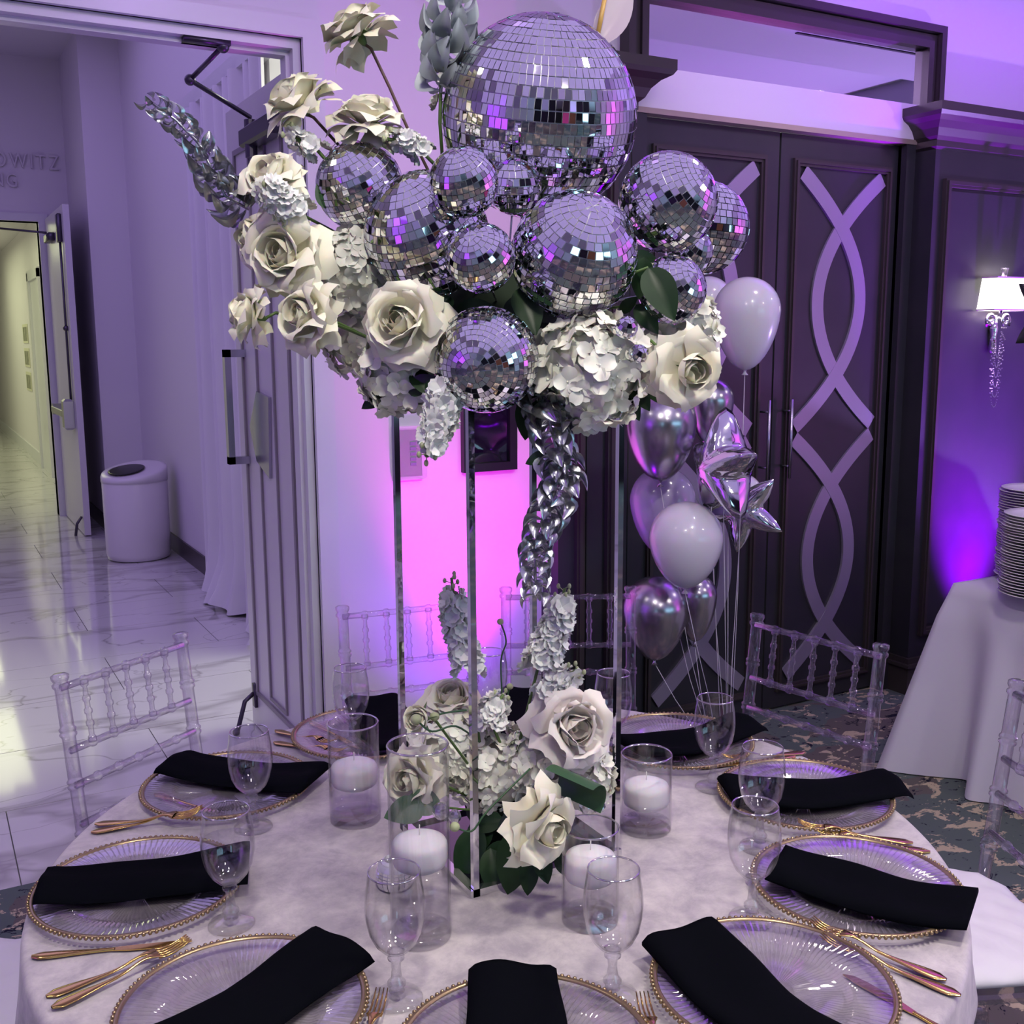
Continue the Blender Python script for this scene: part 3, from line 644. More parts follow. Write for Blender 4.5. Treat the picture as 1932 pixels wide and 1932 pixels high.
# ---------------- plates, napkins
NSEG = 288
def plate_thing():
    t = thing('charger_plate', '', 'plate')
    prof = [(0.0005, 0.004), (0.03, 0.004), (0.06, 0.0042), (0.092, 0.0045), (0.098, 0.0065), (0.105, 0.0105), (0.112, 0.0125), (0.135, 0.0155), (0.157, 0.0185)]
    b = MB()
    for side in (0, 1):
        vs = []; fs = []
        for r, z in prof:
            for i in range(NSEG):
                a = 2 * PI * i / NSEG; amp = 0.0022 if 0.035 < r < 0.155 else 0.0
                vs.append((r * math.cos(a), r * math.sin(a), z + (amp if i % 3 == 0 else 0) * (1 - side) - side * 0.0032))
        for k in range(len(prof) - 1):
            for i in range(NSEG):
                j = (i + 1) % NSEG; q = (k * NSEG + i, k * NSEG + j, (k + 1) * NSEG + j, (k + 1) * NSEG + i); fs.append(q if side == 0 else q[::-1])
        b.add(vs, fs)
    b.build('glass_body', M['plate'], t, angle=40)
    g = MB(); g.shell([(0.155, 0.0170), (0.1565, 0.0205), (0.161, 0.0205), (0.163, 0.018), (0.158, 0.0155), (0.155, 0.0170)], 96)
    for i in range(112): a = 2 * PI * i / 112; g.ball((0.1635 * math.cos(a), 0.1635 * math.sin(a), 0.0182), 0.0034, 6, 4)
    g.build('beaded_gold_rim', M['gold_rim'], t)
    return t
def napkin_mesh(seed, L=0.37, W=0.128):
    rnd = random.Random(seed); b = MB(); ph = rnd.random() * 6
    def prof(s):                             # height along the length: lies over both rims, ends droop
        x = (s - 0.5) * L
        e = abs(x)
        h = 0.010 + 0.013 * min(1, (e / 0.15)) ** 2
        if e > 0.160: h -= (e - 0.160) * 0.55
        return x, h
    def top(u, v_):
        x, h = prof(u); y = (v_ - 0.5) * W * (1 + 0.06 * math.sin(u * 4 + ph))
        z = h + 0.010 + 0.0030 * math.sin(v_ * 8 + ph + u * 2.2) + 0.002 * math.sin(u * 11 + v_ * 4)
        ee = min(v_, 1 - v_) * 8
        z -= 0.008 * max(0, 1 - ee) ** 2
        return (x, y + 0.004 * math.sin(u * 7 + ph), z)
    def bot(u, v_):
        x, h = prof(u); y = (v_ - 0.5) * W * (1 + 0.06 * math.sin(u * 4 + ph)); return (x, y + 0.004 * math.sin(u * 7 + ph), h - 0.001)
    nu, nv = 30, 14
    b.grid(top, nu, nv); 
    o = len(b.v); b.grid(bot, nu, nv); b.f[-nu * nv:] = [f[::-1] for f in b.f[-nu * nv:]]
    Wd = nu + 1
    for i in range(nu): b.f.append((i + 1, i, o + i, o + i + 1)); a = nv * Wd + i; b.f.append((a, a + 1, o + a + 1, o + a))
    for j in range(nv): a = j * Wd; b.f.append((a, a + Wd, o + a + Wd, o + a)); a = j * Wd + nu; b.f.append((a + Wd, a, o + a, o + a + Wd))
    b.mi = [0] * len(b.f)
    return b.mesh('napkin', M['napkin'], True)
SEATS = [(-115, 0.575, 'at the front centre place'), (-78, 0.575, 'at the front right place'), (-45, 0.60, 'at the right place beside the cushioned chair'),
         (-12, 0.615, 'at the right place nearest the carpet'), (21, 0.60, 'at the back place before the double doors'), (56, 0.60, 'at the back place hidden behind the flowers'),
         (91, 0.60, 'at the back place before the white wall'), (127, 0.59, 'at the left back place'), (166, 0.60, 'at the far left place'), (-154, 0.58, 'at the front left place')]
NAPROT = {-115: -0.42, -78: 0.0, -45: 0.15, -12: -0.1, 21: 0.1, 56: 0, 91: -0.12, 127: 0.35, 166: -0.03, -154: 0.05}
pt = None
for k, (a, r, where) in enumerate(SEATS):
    p = pol(a, r, TZ); Mx = TR(p, math.radians(a)); lab = 'clear ribbed gold-rimmed charger plate ' + where
    if pt is None: pt = plate_thing(); pt.matrix_basis = Mx; pt['label'] = lab; pt['group'] = 'charger plates around the table'
    else: dup(pt, Mx, lab, 'charger plates around the table')
NAPS = {}
def napkin(k, ang, mid, L=None, W=None):
    o = place('napkin', napkin_mesh(k, *( (L, W) if L else ())), None, TR((mid.x, mid.y, TZ + 0.006), ang))
    return tag(o, 'black folded napkin ' + SEATS[k][2], 'napkin', 'black napkins on the plates')
for k, (A_, B_) in {0: ((972, 1830), (962, 2100)), 1: ((1280, 1762), (1560, 1990)), 2: ((1465, 1628), (1820, 1715)), 3: ((1372, 1492), (1700, 1478)),
                4: ((1188, 1412), (1418, 1362)), 6: ((752, 1410), (700, 1318)), 7: ((598, 1468), (325, 1435)), 8: ((470, 1628), (78, 1668)), 9: ((645, 1782), (330, 1970))}.items():
    a_, b_ = onz(A_[0], A_[1], TZ + 0.028), onz(B_[0], B_[1], TZ + 0.028); dv = b_ - a_
    L = min(max(dv.length, 0.30), 0.40) ; mid = a_ + dv.normalized() * L / 2
    napkin(k, math.atan2(dv.y, dv.x), mid, L, 0.128)
pm = pol(56, 0.60); napkin(5, math.radians(56), pm)

# ---------------- goblets
def goblet_thing(water):
    t = thing('water_goblet', '', 'glass'); H = 0.186
    out = [(0.0, 0.0), (0.034, 0.0), (0.0355, 0.002), (0.034, 0.0045), (0.020, 0.009), (0.011, 0.0125), (0.0085, 0.018), (0.0125, 0.022), (0.0125, 0.026), (0.0075, 0.032), (0.0062, 0.045), (0.0070, 0.056), (0.0115, 0.060), (0.0115, 0.063), (0.0085, 0.067)]
    MB().lathe([(0.001, 0.0005), (0.034, 0.0005), (0.0355, 0.002), (0.034, 0.0045), (0.020, 0.008), (0.011, 0.0118)], 32).build('foot', M['glass'], t)
    MB().lathe(out[5:] + [(0.012, 0.071), (0.006, 0.0725), (0.0005, 0.073)], 24).build('stem', M['glass_stem'], t)
    bo = [(0.0085, 0.067), (0.018, 0.073), (0.028, 0.084), (0.0355, 0.100), (0.0395, 0.120), (0.0405, 0.137), (0.0390, 0.158), (0.0365, 0.174), (0.0350, 0.1855)]
    bi = [(max(0.0005, r - 0.0013), z + (0.004 if k == 0 else 0.0015 if k < 3 else 0)) for k, (r, z) in enumerate(bo)]
    MB().shell(bo, 40).shell(bi[::-1], 40).build('bowl', M['glass'], t)
    MB().shell([(0.0337, 0.1855), (0.0345, 0.1870), (0.0355, 0.1855), (0.0350, 0.184), (0.0337, 0.1855)], 40).build('rim', M['glass_rim'], t)
    if water:
        wp = [(0.0005, 0.0735)] + [(max(r - 0.0018, 0.0005), z + 0.002) for r, z in bo[1:6]] + [(0.0380, 0.140), (0.0005, 0.140)]
        MB().lathe(wp, 32).build('water', M['water'], t)
    return t
gl = [((749, 1885), 0, 'in the front row, left of centre beside the tall cylinder'), ((1155, 1880), 0, 'in the front row, right of centre before the short candle cylinder'), ((437, 1745), 1, 'over the napkin tip of the far left place'),
      ((478, 1562), 1, 'beside the left back plate near the gold knife'), ((665, 1415), 1, 'at the back left behind the left candle cylinder'), ((1156, 1428), 1, 'behind the right chrome stand pole'),
      ((1345, 1487), 0, 'before the back right napkin'), ((1433, 1600), 1, 'over the napkin of the right place facing the carpet'), ((1418, 1735), 0, 'over the napkin tip beside the cushioned chair place'), ((925, 1378), 0, 'at the back, hidden behind the low white flowers')]
g0 = {}
for (px, py), wtr, where in gl:
    p = onz(px, py, TZ); lab = 'clear stemmed water goblet ' + where
    if wtr not in g0: g0[wtr] = goblet_thing(wtr); g0[wtr].matrix_basis = TR(p); g0[wtr]['label'] = lab; g0[wtr]['group'] = 'water goblets around the table'
    else: dup(g0[wtr], TR(p), lab, 'water goblets around the table')

# ---------------- candle cylinders
def vase(px, pybase, pytop, wpx, pycandle, where, name='candle_cylinder'):
    p = onz(px, pybase, TZ); H = hgt(p, pytop) - TZ; q = p - CAM; r = wpx / 2 / F * (Vector((p.x, p.y, TZ + H * 0.7)) - CAM).dot(FW); zc = hgt(p, pycandle) - TZ
    t = thing(name, where, 'candle holder', p, group='floating candle cylinders on the table')
    MB().shell([(0.001, 0.0), (r, 0.0), (r, H)], 48).shell([(r - 0.002, H), (r - 0.002, 0.014), (0.001, 0.014)], 48).build('glass_wall', M['glass'], t, angle=40)
    MB().shell([(r - 0.0025, H), (r - 0.001, H + 0.002), (r + 0.0006, H), (r - 0.001, H - 0.0015), (r - 0.0025, H)], 48).build('rim', M['glass_rim'], t)
    MB().lathe([(0.001, 0.001), (r - 0.001, 0.001), (r - 0.001, 0.012), (0.001, 0.0135)], 40).build('glass_base', M['water'], t)
    MB().lathe([(0.0005, 0.0145), (r - 0.0025, 0.0145), (r - 0.0025, zc - 0.020), (0.0005, zc - 0.020)], 40).build('water', M['water'], t)
    cr = r - 0.0035
    c = thing('floating_candle', where.replace('clear glass cylinder', 'floating candle in the cylinder'), 'candle', (p.x, p.y, TZ + zc), group='floating candles')
    MB().lathe([(0.0005, -0.036), (cr * 0.70, -0.036), (cr * 0.93, -0.030), (cr, -0.022), (cr, -0.003), (cr * 0.985, 0.001), (cr * 0.92, 0.006), (cr * 0.6, 0.012), (0.0005, 0.014)], 36).build('wax', M['wax'], c)
    MB().tube([(0, 0, 0.010), (0.0005, 0, 0.030)], 0.0009, 6).build('wick', M['wick'], c)
    return t
vase(795, 1765, 1405, 116, 1592, 'clear glass cylinder, tallest of the four, left of the chrome stand')
vase(1113, 1735, 1560, 108, 1620, 'clear glass cylinder right of the front chrome pole, before the open rose')
vase(1218, 1562, 1422, 96, 1485, 'clear glass cylinder at the right, behind the other right one')
vase(671, 1545, 1363, 96, 1448, 'clear glass cylinder at the left, nearest the left back napkin')

# ---------------- flatware
def fork_thing():
    t = thing('gold_fork', '', 'fork'); L = 0.20
    b = MB()
    def hz(x): return 0.002 + 0.010 * math.exp(-((x - 0.135) / 0.03) ** 2) + (0.012 * ((x - 0.15) / 0.05) ** 2 if x > 0.15 else 0) * 0.4
    def g(u, v_):
        x = u * 0.150; w = 0.0085 * math.exp(-((x - 0.018) / 0.045) ** 2) + 0.0026 + (0.009 * max(0, (x - 0.125) / 0.025) ** 1.3)
        th = 2 * PI * v_; return (x, w * math.cos(th) * min(1, 0.35 + x * 60), hz(x) + 0.0018 * math.sin(th))
    b.grid(lambda u, v_: g(v_, u), 10, 40, wrap=True); b.build('handle', M['gold'], t)
    for k in range(4):
        y = (k - 1.5) * 0.0058
        MB().tube([(0.147 + s * 0.05, y * (1 - 0.1 * s), 0.0048 + 0.004 + 0.006 * (s ** 1.6) - 0.004 * math.sin(s * PI)) for s in (0, .25, .5, .75, 1)], [0.0016, 0.0015, 0.0014, 0.0013, 0.0007], 6).build('tine', M['gold'], t)
    return t
def knife_thing():
    t = thing('gold_knife', '', 'knife')
    b = MB()
    def g(u, v_):
        x = u * 0.115; w = 0.0065 * math.exp(-((x - 0.02) / 0.05) ** 2) + 0.003; th = 2 * PI * v_
        return (x, w * math.cos(th) * min(1, 0.35 + x * 60), 0.003 + 0.0026 * math.sin(th))
    b.grid(lambda u, v_: g(v_, u), 10, 26, wrap=True); b.build('handle', M['gold'], t)
    pl = [(0.113, -0.004), (0.135, -0.007), (0.19, -0.0085), (0.212, -0.006), (0.224, 0.003), (0.20, 0.0065), (0.14, 0.0055), (0.113, 0.004)]
    MB().prism(pl, 0.0022, 0.0038).build('blade', M['gold'], t, smooth=False)
    return t
FK = KN = None
def flat(kind, H_, T_, lab, z=TZ + 0.001, tilt=0.0):
    global FK, KN
    a_, b_ = onz(*H_, TZ + 0.003), onz(*T_, TZ + 0.006); dv = b_ - a_
    Mx = Matrix.Translation((a_.x, a_.y, z)) @ Matrix.Rotation(math.atan2(dv.y, dv.x), 4, 'Z') @ Matrix.Rotation(-tilt, 4, 'Y')
    grp = 'gold forks' if kind == 'f' else 'gold knives'
    if kind == 'f':
        if FK is None: FK = fork_thing(); FK.matrix_basis = Mx; FK['label'] = lab; FK['group'] = grp; return
        dup(FK, Mx, lab, grp)
    else:
        if KN is None: KN = knife_thing(); KN.matrix_basis = Mx; KN['label'] = lab; KN['group'] = grp; return
        dup(KN, Mx, lab, grp)
flat('k', (60, 1806), (372, 1774), 'gold knife pointing to the front left goblet, above two gold forks')
flat('f', (87, 1880), (320, 1798), 'gold fork, upper of the pair by the front left plate', tilt=0.03)
flat('f', (98, 1905), (345, 1800), 'gold fork, lower of the pair by the front left plate', z=TZ + 0.004, tilt=0.05)
flat('f', (172, 1570), (345, 1548), 'gold fork resting on the rim of the far left plate, nearer one', tilt=0.07)
flat('f', (180, 1557), (370, 1558), 'gold fork resting on the rim of the far left plate, farther one', z=TZ + 0.004, tilt=0.08)
flat('k', (292, 1499), (455, 1546), 'gold knife between the left back plate and the far left forks')
flat('f', (517, 1400), (612, 1418), 'gold fork behind the left back plate, nearer one', tilt=0.04)
flat('f', (520, 1380), (618, 1410), 'gold fork behind the left back plate, farther one', z=TZ + 0.004, tilt=0.05)
flat('k', (585, 1362), (660, 1400), 'gold knife beside the back left plate')
flat('f', (1812, 1878), (1520, 1768), 'gold fork beside the front right plate, longer outer one', tilt=0.03)
flat('f', (1785, 1852), (1512, 1752), 'gold fork beside the front right plate, inner one nearer the white cushion', z=TZ + 0.004, tilt=0.05)
flat('k', (1880, 2000), (1686, 1887), 'gold knife sticking out under the front right plate')
flat('f', (1755, 1607), (1560, 1578), 'gold fork with its handle between the two right plates, nearer one', tilt=0.03)
flat('f', (1722, 1593), (1530, 1572), 'gold fork with its handle between the two right plates, farther one', z=TZ + 0.004, tilt=0.05)
flat('f', (1518, 1419), (1400, 1432), 'gold fork at the back right edge of the cloth', tilt=0.03)
flat('k', (1500, 1428), (1380, 1440), 'gold knife at the back right edge of the cloth')
flat('f', (655, 2080), (708, 1922), 'gold fork left of the front centre plate', tilt=0.03)
flat('f', (1275, 2090), (1222, 1925), 'gold fork right of the front centre plate', tilt=0.03)

# ---------------- chrome flower stand
sc0 = [Vector((0.723, 1.427, 0)), Vector((0.998, 1.431, 0)), Vector((0.994, 1.705, 0)), Vector((0.719, 1.701, 0))]
SC = Vector((0.858, 1.566, TZ)); STZ = 0.82
fs_ = thing('flower_stand', 'tall square chrome stand of four poles in the middle of the table', 'stand', SC)
for q in sc0: MB().box((q.x - SC.x - 0.0050, q.y - SC.y - 0.0050, 0.004), (q.x - SC.x + 0.0050, q.y - SC.y + 0.0050, STZ), bev=0.0015).build('pole', M['chrome'], fs_, smooth=False)
for i in range(4):
    a_, b_ = sc0[i] - SC, sc0[(i + 1) % 4] - SC; lo = (min(a_.x, b_.x) - 0.006, min(a_.y, b_.y) - 0.006); hi = (max(a_.x, b_.x) + 0.006, max(a_.y, b_.y) + 0.006)
    MB().box((lo[0], lo[1], 0.0005), (hi[0], hi[1], 0.0125)).build('base_bar', M['chrome'], fs_, smooth=False)
    MB().box((lo[0], lo[1], STZ - 0.012), (hi[0], hi[1], STZ)).build('top_bar', M['chrome'], fs_, smooth=False)
MB().box((-0.135, -0.135, STZ - 0.006), (0.135, 0.135, STZ - 0.001)).build('tray', M['mirror'], fs_, smooth=False)
MB().box((-0.13, -0.13, 0.002), (0.13, 0.13, 0.006)).build('mirrored_floor', M['picture_glass'], fs_, smooth=False)
FC = Vector((SC.x, SC.y, TZ + STZ + 0.09))
fo = MB(); fo.ball((0, 0, 0), 0.115, 20, 12, (1, 1, 0.8)); tag(fo.build('floral_foam', M['foam'], Mx=Matrix.Translation(FC)), 'dark green floral foam mound hidden in the middle of the high arrangement', 'floral foam')

# ================================================================= DISCO BALLS
def disco(px, py, rpx, Z, pole, tw, th, label, dark=False, wire=True, center=None, rad=None, foc=None):
    c = at(px, py, Z) if center is None else center; r = rpx / F * Z * 0.985 if rad is None else rad
    ox, oy = pole; k = max(0.0, 1 - ox * ox - oy * oy); ax = cdir(ox, -oy, math.sqrt(k)); B3 = basis_from(ax, (0, 0, 1) if abs(ax.z) < .9 else (1, 0, 0))
    t = thing('disco_ball', label, 'disco ball', c, B3, 'mirror balls')
    MB().ball((0, 0, 0), r - 0.0012, 32, 20).build('ball_core', M['grout_dark'] if dark else M['grout'], t)
    nrow = max(6, int(PI * r / th)); dphi = PI / nrow; tiles = []; rnd = random.Random(int(px * 7 + py))
    tc_ = (CAM - c).normalized(); tcl = Vector((B3.col[0].dot(tc_), B3.col[1].dot(tc_), B3.col[2].dot(tc_)))
    rowdat = []
    for i in range(nrow):
        ph = -PI / 2 + (i + 0.5) * dphi; n = max(4, int(2 * PI * r * math.cos(ph) / tw)); off = rnd.random() * 6
        g = 0.90
        wt = 2 * PI * r * math.cos(min(PI / 2, ph + dphi / 2)) / n * g / 2; wb_ = 2 * PI * r * math.cos(max(-PI / 2, ph - dphi / 2)) / n * g / 2; hh = r * dphi * g / 2
        vs = [(-wb_, -hh, 0), (wb_, -hh, 0), (wt, hh, 0), (-wt, hh, 0), (-wb_, -hh, -0.0014), (wb_, -hh, -0.0014), (wt, hh, -0.0014), (-wt, hh, -0.0014)]
        fs = [(0, 1, 2, 3), (0, 4, 5, 1), (1, 5, 6, 2), (2, 6, 7, 3), (3, 7, 4, 0)]
        me = MB().add(vs, fs); rowdat.append((vs, fs, me.mesh('mirror_tile', M['tile'], False)))
        for j in range(n):
            th_ = off + 2 * PI * j / n; nrm = Vector((math.cos(ph) * math.cos(th_), math.cos(ph) * math.sin(th_), math.sin(ph)))
            e = Vector((-math.sin(th_), math.cos(th_), 0)); u = nrm.cross(e)
            R3 = Matrix((e, u, nrm)).transposed().to_4x4()
            jit = Matrix.Rotation(rnd.gauss(0, 0.035), 4, 'X') @ Matrix.Rotation(rnd.gauss(0, 0.035), 4, 'Y') @ Matrix.Rotation(rnd.gauss(0, 0.02), 4, 'Z')
            tiles.append((nrm.dot(tcl), i, Matrix.Translation(nrm * (r + 0.0003)) @ R3 @ jit))
    tiles.sort(key=lambda q: -q[0])
    for dd, i, Mx in tiles[:300]: place('mirror_tile', rowdat[i][2], t, Mx)
    if len(tiles) > 300:
        b = MB()
        for dd, i, Mx in tiles[300:]: b.add(rowdat[i][0], rowdat[i][1], Mx)
        tag(b.build('mirror_tile', M['tile'], t, smooth=False), kind='stuff')
    f = FC if foc is None else foc
    dl = t.matrix_basis.inverted() @ f; 
    if wire: MB().tube([dl.normalized() * r * 0.95, dl], 0.0018, 6).build('wire_pick', M['steel'], t)
    return c, r
disco(1017, 224, 186, 1.68, (0.08, -0.88), 0.0102, 0.0155, 'largest mirror ball, on top of the high arrangement')
disco(679, 352, 83, 1.60, (-0.35, -0.72), 0.0095, 0.0095, 'mirror ball at the far left of the cluster, beside the hanging rose stems')
disco(805, 443, 119, 1.57, (-0.32, -0.72), 0.0105, 0.0115, 'large left mirror ball partly hidden behind two small ones')
disco(875, 344, 66, 1.46, (-0.22, -0.68), 0.0078, 0.0078, 'small mirror ball just under the left of the largest one')
disco(907, 487, 66, 1.455, (-0.28, -0.43), 0.0078, 0.0078, 'small mirror ball in the centre left, below the other small one')
disco(1083, 482, 121, 1.53, (0.24, -0.55), 0.0112, 0.0112, 'large centre mirror ball whose tile rings face the viewer')
disco(1260, 382, 94, 1.60, (0.72, -0.42), 0.0100, 0.0100, 'mirror ball at the right of the cluster, tilted to the right')
disco(1326, 430, 87, 1.78, (0.1, -0.97), 0.0108, 0.0108, 'rightmost mirror ball with black joints between its tiles', dark=True)
disco(1268, 547, 65, 1.56, (0.62, -0.32), 0.0085, 0.0085, 'mirror ball at the lower right with a green leaf in front')
disco(1300, 475, 45, 1.66, (0.5, -0.5), 0.0085, 0.0085, 'mirror ball mostly hidden between the three right hand balls')
disco(917, 679, 101, 1.49, (-0.22, 0.34), 0.0082, 0.0082, 'lowest mirror ball, hanging in front of the flowers')
disco(970, 352, 52, 1.60, (0.0, -0.9), 0.0090, 0.0110, 'mirror ball tucked under the largest ball in the middle')
disco(1182, 618, 21, 1.46, (0.2, -0.6), 0.0065, 0.0065, 'tiny mirror ball above the right white hydrangea')
disco(1204, 668, 18, 1.47, (0.4, -0.5), 0.006, 0.006, 'tiniest mirror ball among the right hydrangea petals')

# ================================================================= FLOWERS
def petal_mesh(r0, rt, zt, ha, curl, tip, cup=0.0, mt=None, name='petal', nu=10, nv=9, seed=0):
    # a cupped petal round the flower axis: profile from the base (r0, 0) to (rt, zt); ha = half angle it wraps;
    # the upper corners roll outwards, which leaves the blunt point of a garden rose petal
    rd = random.Random(seed); p1, p2, p3 = rd.random() * 6, rd.random() * 6, rd.uniform(-0.3, 0.3)
    def fn(u, v_):
        uu = 2 * u - 1
        wv = math.sin(PI * (0.10 + v_ * 0.52)) ** 0.55
        if v_ > 0.7: wv *= math.sqrt(max(0.0, 1 - tip * ((v_ - 0.7) / 0.3) ** 2.0))
        th = uu * ha * wv
        r = r0 + (rt - r0) * (v_ ** 1.6) + cup * math.sin(PI * v_ ** 0.9); z = zt * (v_ ** 0.85)
        roll = (abs(uu) ** 2.4) * v_ ** 2.5 * (1 + p3 * uu)
        r += curl * roll; z -= curl * 0.75 * roll
        if v_ > 0.7: q = ((v_ - 0.7) / 0.3) ** 2; r += curl * 0.7 * q * (1 - abs(uu)); z -= curl * 0.15 * q
        z += 0.04 * rt * math.sin(uu * 4 + p1) * v_ ** 2; r += 0.03 * rt * math.sin(uu * 5 + p2) * v_ ** 2
        return (r * math.cos(th), r * math.sin(th), z)
    b = MB(); b.grid(fn, nu, nv)
    return b.mesh(name, mt or M['rose'], True)
def rose_set(mt, R=0.05):
    k = R / 0.05
    S = {}
    def V(n, *a): return [[petal_mesh(*a, mt, seed=q * 7 + n) for q in range(3)], n]
    S['core'] = V(3, 0.002 * k, 0.003 * k, 0.036 * k, 1.8, 0.001, 0.3, 0.004 * k)
    S['in'] = V(5, 0.003 * k, 0.008 * k, 0.040 * k, 1.3, 0.003 * k, 0.3, 0.008 * k)
    S['mid'] = V(6, 0.004 * k, 0.016 * k, 0.042 * k, 1.05, 0.007 * k, 0.4, 0.013 * k)
    S['out'] = V(6, 0.004 * k, 0.026 * k, 0.040 * k, 0.95, 0.012 * k, 0.55, 0.017 * k)
    S['rim'] = V(6, 0.004 * k, 0.037 * k, 0.030 * k, 0.90, 0.018 * k, 0.7, 0.017 * k)
    S['back'] = V(5, 0.004 * k, 0.043 * k, 0.012 * k, 0.80, 0.020 * k, 0.75, 0.012 * k)
    S['low'] = V(4, 0.004 * k, 0.036 * k, -0.008 * k, 0.72, 0.016 * k, 0.7, 0.012 * k)
    return S
ROSES = {}
SEP = MB()
SEP.lathe([(0.0005, -0.016), (0.0045, -0.012), (0.0065, -0.005), (0.006, 0.0), (0.003, 0.003)], 10)
for k in range(5):
    a = k * 2 * PI / 5; SEP.add([(0.005 * math.cos(a - .5), 0.005 * math.sin(a - .5), 0), (0.005 * math.cos(a + .5), 0.005 * math.sin(a + .5), 0), (0.028 * math.cos(a), 0.028 * math.sin(a), -0.006), (0.017 * math.cos(a), 0.017 * math.sin(a), 0.005)], [(0, 3, 1), (0, 2, 3), (3, 2, 1)])
SEPM = SEP.mesh('sepal', M['stem'], False)
def rose(px, py, rpx, Z, face, label, stem=None, mt='rose', open_=1.0, seed=0, foc=None, layers=('core', 'in', 'mid', 'out', 'rim', 'back', 'low'), brown=False, center=None):
    c = at(px, py, Z); R = rpx / F * Z * 1.0; key = (mt, round(R, 3))
    if key not in ROSES: ROSES[key] = rose_set(M[mt], R)
    S = ROSES[key]; rnd = random.Random(seed + int(px)); k = R / 0.05
    ax = cdir(*face); B3 = basis_from(ax)
    t = thing('rose', label, 'rose', c - ax * 0.018 * k, B3, 'white roses')
    a0 = rnd.random() * 6
    for li, nm in enumerate(layers):
        me, n = S[nm]
        for i in range(n):
            a = a0 + li * 0.7 + 2 * PI * i / n + rnd.gauss(0, 0.12)
            sc_ = 1 + rnd.gauss(0, 0.05)
            Mx = Matrix.Rotation(a, 4, 'Z') @ Matrix.Rotation(rnd.gauss(0, 0.08) * (1 + li * .35), 4, 'Y') @ Matrix.Rotation(rnd.gauss(0, 0.12), 4, 'X') @ Matrix.Diagonal((sc_, sc_, sc_, 1))
            place('petal', me[rnd.randrange(3)], t, Mx)
    place('sepal', SEPM, t)
    inv = t.matrix_basis.inverted()
    f = (FC if foc is None else foc)
    pts = [Vector((0, 0, -0.012))]
    if stem: pts += [inv @ at(x, y, z) for x, y, z in stem]
    else: pts += [Vector((0, 0, -0.03)) ]
    if foc is not False: pts.append(inv @ f)
    MB().tube(pts, 0.0024, 7).build('stem', M['stem_brown'] if brown else M['stem'], t)
    return t
rose(668, 48, 62, 1.60, (-0.45, 0.75, 0.25), 'ivory rose highest in the arrangement, cut by the top edge of the photo', stem=[(700, 92, 1.61), (735, 165, 1.62), (776, 258, 1.63)], brown=True)
rose(556, 182, 66, 1.58, (-0.50, 0.65, 0.35), 'ivory rose at the upper left in front of the door closer', stem=[(592, 222, 1.59), (640, 275, 1.62), (720, 380, 1.68)], brown=True)
rose(690, 212, 66, 1.58, (-0.05, 0.82, 0.40), 'ivory rose directly above the left mirror ball', stem=[(700, 250, 1.62), (730, 330, 1.68)])
rose(508, 330, 58, 1.52, (-0.35, 0.55, 0.65), 'ivory rose on top of the left flower cluster', stem=[(560, 400, 1.6)])
rose(478, 450, 52, 1.53, (-0.75, 0.05, 0.55), 'ivory rose at the left edge of the cluster, turned left')
rose(532, 478, 72, 1.49, (-0.25, 0.0, 0.9), 'broad ivory rose in the left cluster under the white stock')
rose(463, 597, 54, 1.50, (-0.85, 0.05, 0.35), 'ivory rose farthest left at the bottom, seen from the side', stem=[(520, 590, 1.52), (640, 610, 1.56), (700, 640, 1.6)])
rose(573, 595, 64, 1.47, (-0.45, 0.1, 0.8), 'ivory rose right of the farthest left one, before the door leaf', stem=[(640, 615, 1.55), (700, 640, 1.6)])
rose(757, 605, 78, 1.46, (-0.28, 0.05, 0.93), 'large open ivory rose facing the viewer left of the lowest mirror ball')
rose(1303, 698, 70, 1.47, (0.30, -0.25, 0.85), 'wide open cream rose at the right end below the mirror balls', stem=[(1225, 640, 1.52)], layers=('in', 'mid', 'rim', 'back'))
LF = Vector((SC.x - 0.01, SC.y - 0.01, TZ + 0.06))
rose(1032, 1562, 72, 1.60, (0.62, -0.12, 0.62), 'cream rose low at the front right of the table flowers', foc=LF, layers=('in', 'mid', 'rim', 'back', 'low'), mt='rose')
rose(1083, 1375, 74, 1.74, (0.30, 0.15, 0.9), 'blush white rose at the right of the table flowers', foc=LF, mt='rose_blush')
rose(850, 1318, 52, 1.86, (-0.1, 0.75, 0.5), 'pale rose at the back of the table flowers', foc=LF)
rose(772, 1470, 56, 1.72, (-0.4, 0.1, 0.85), 'cream rose at the left of the table flowers behind the tall cylinder', foc=LF)

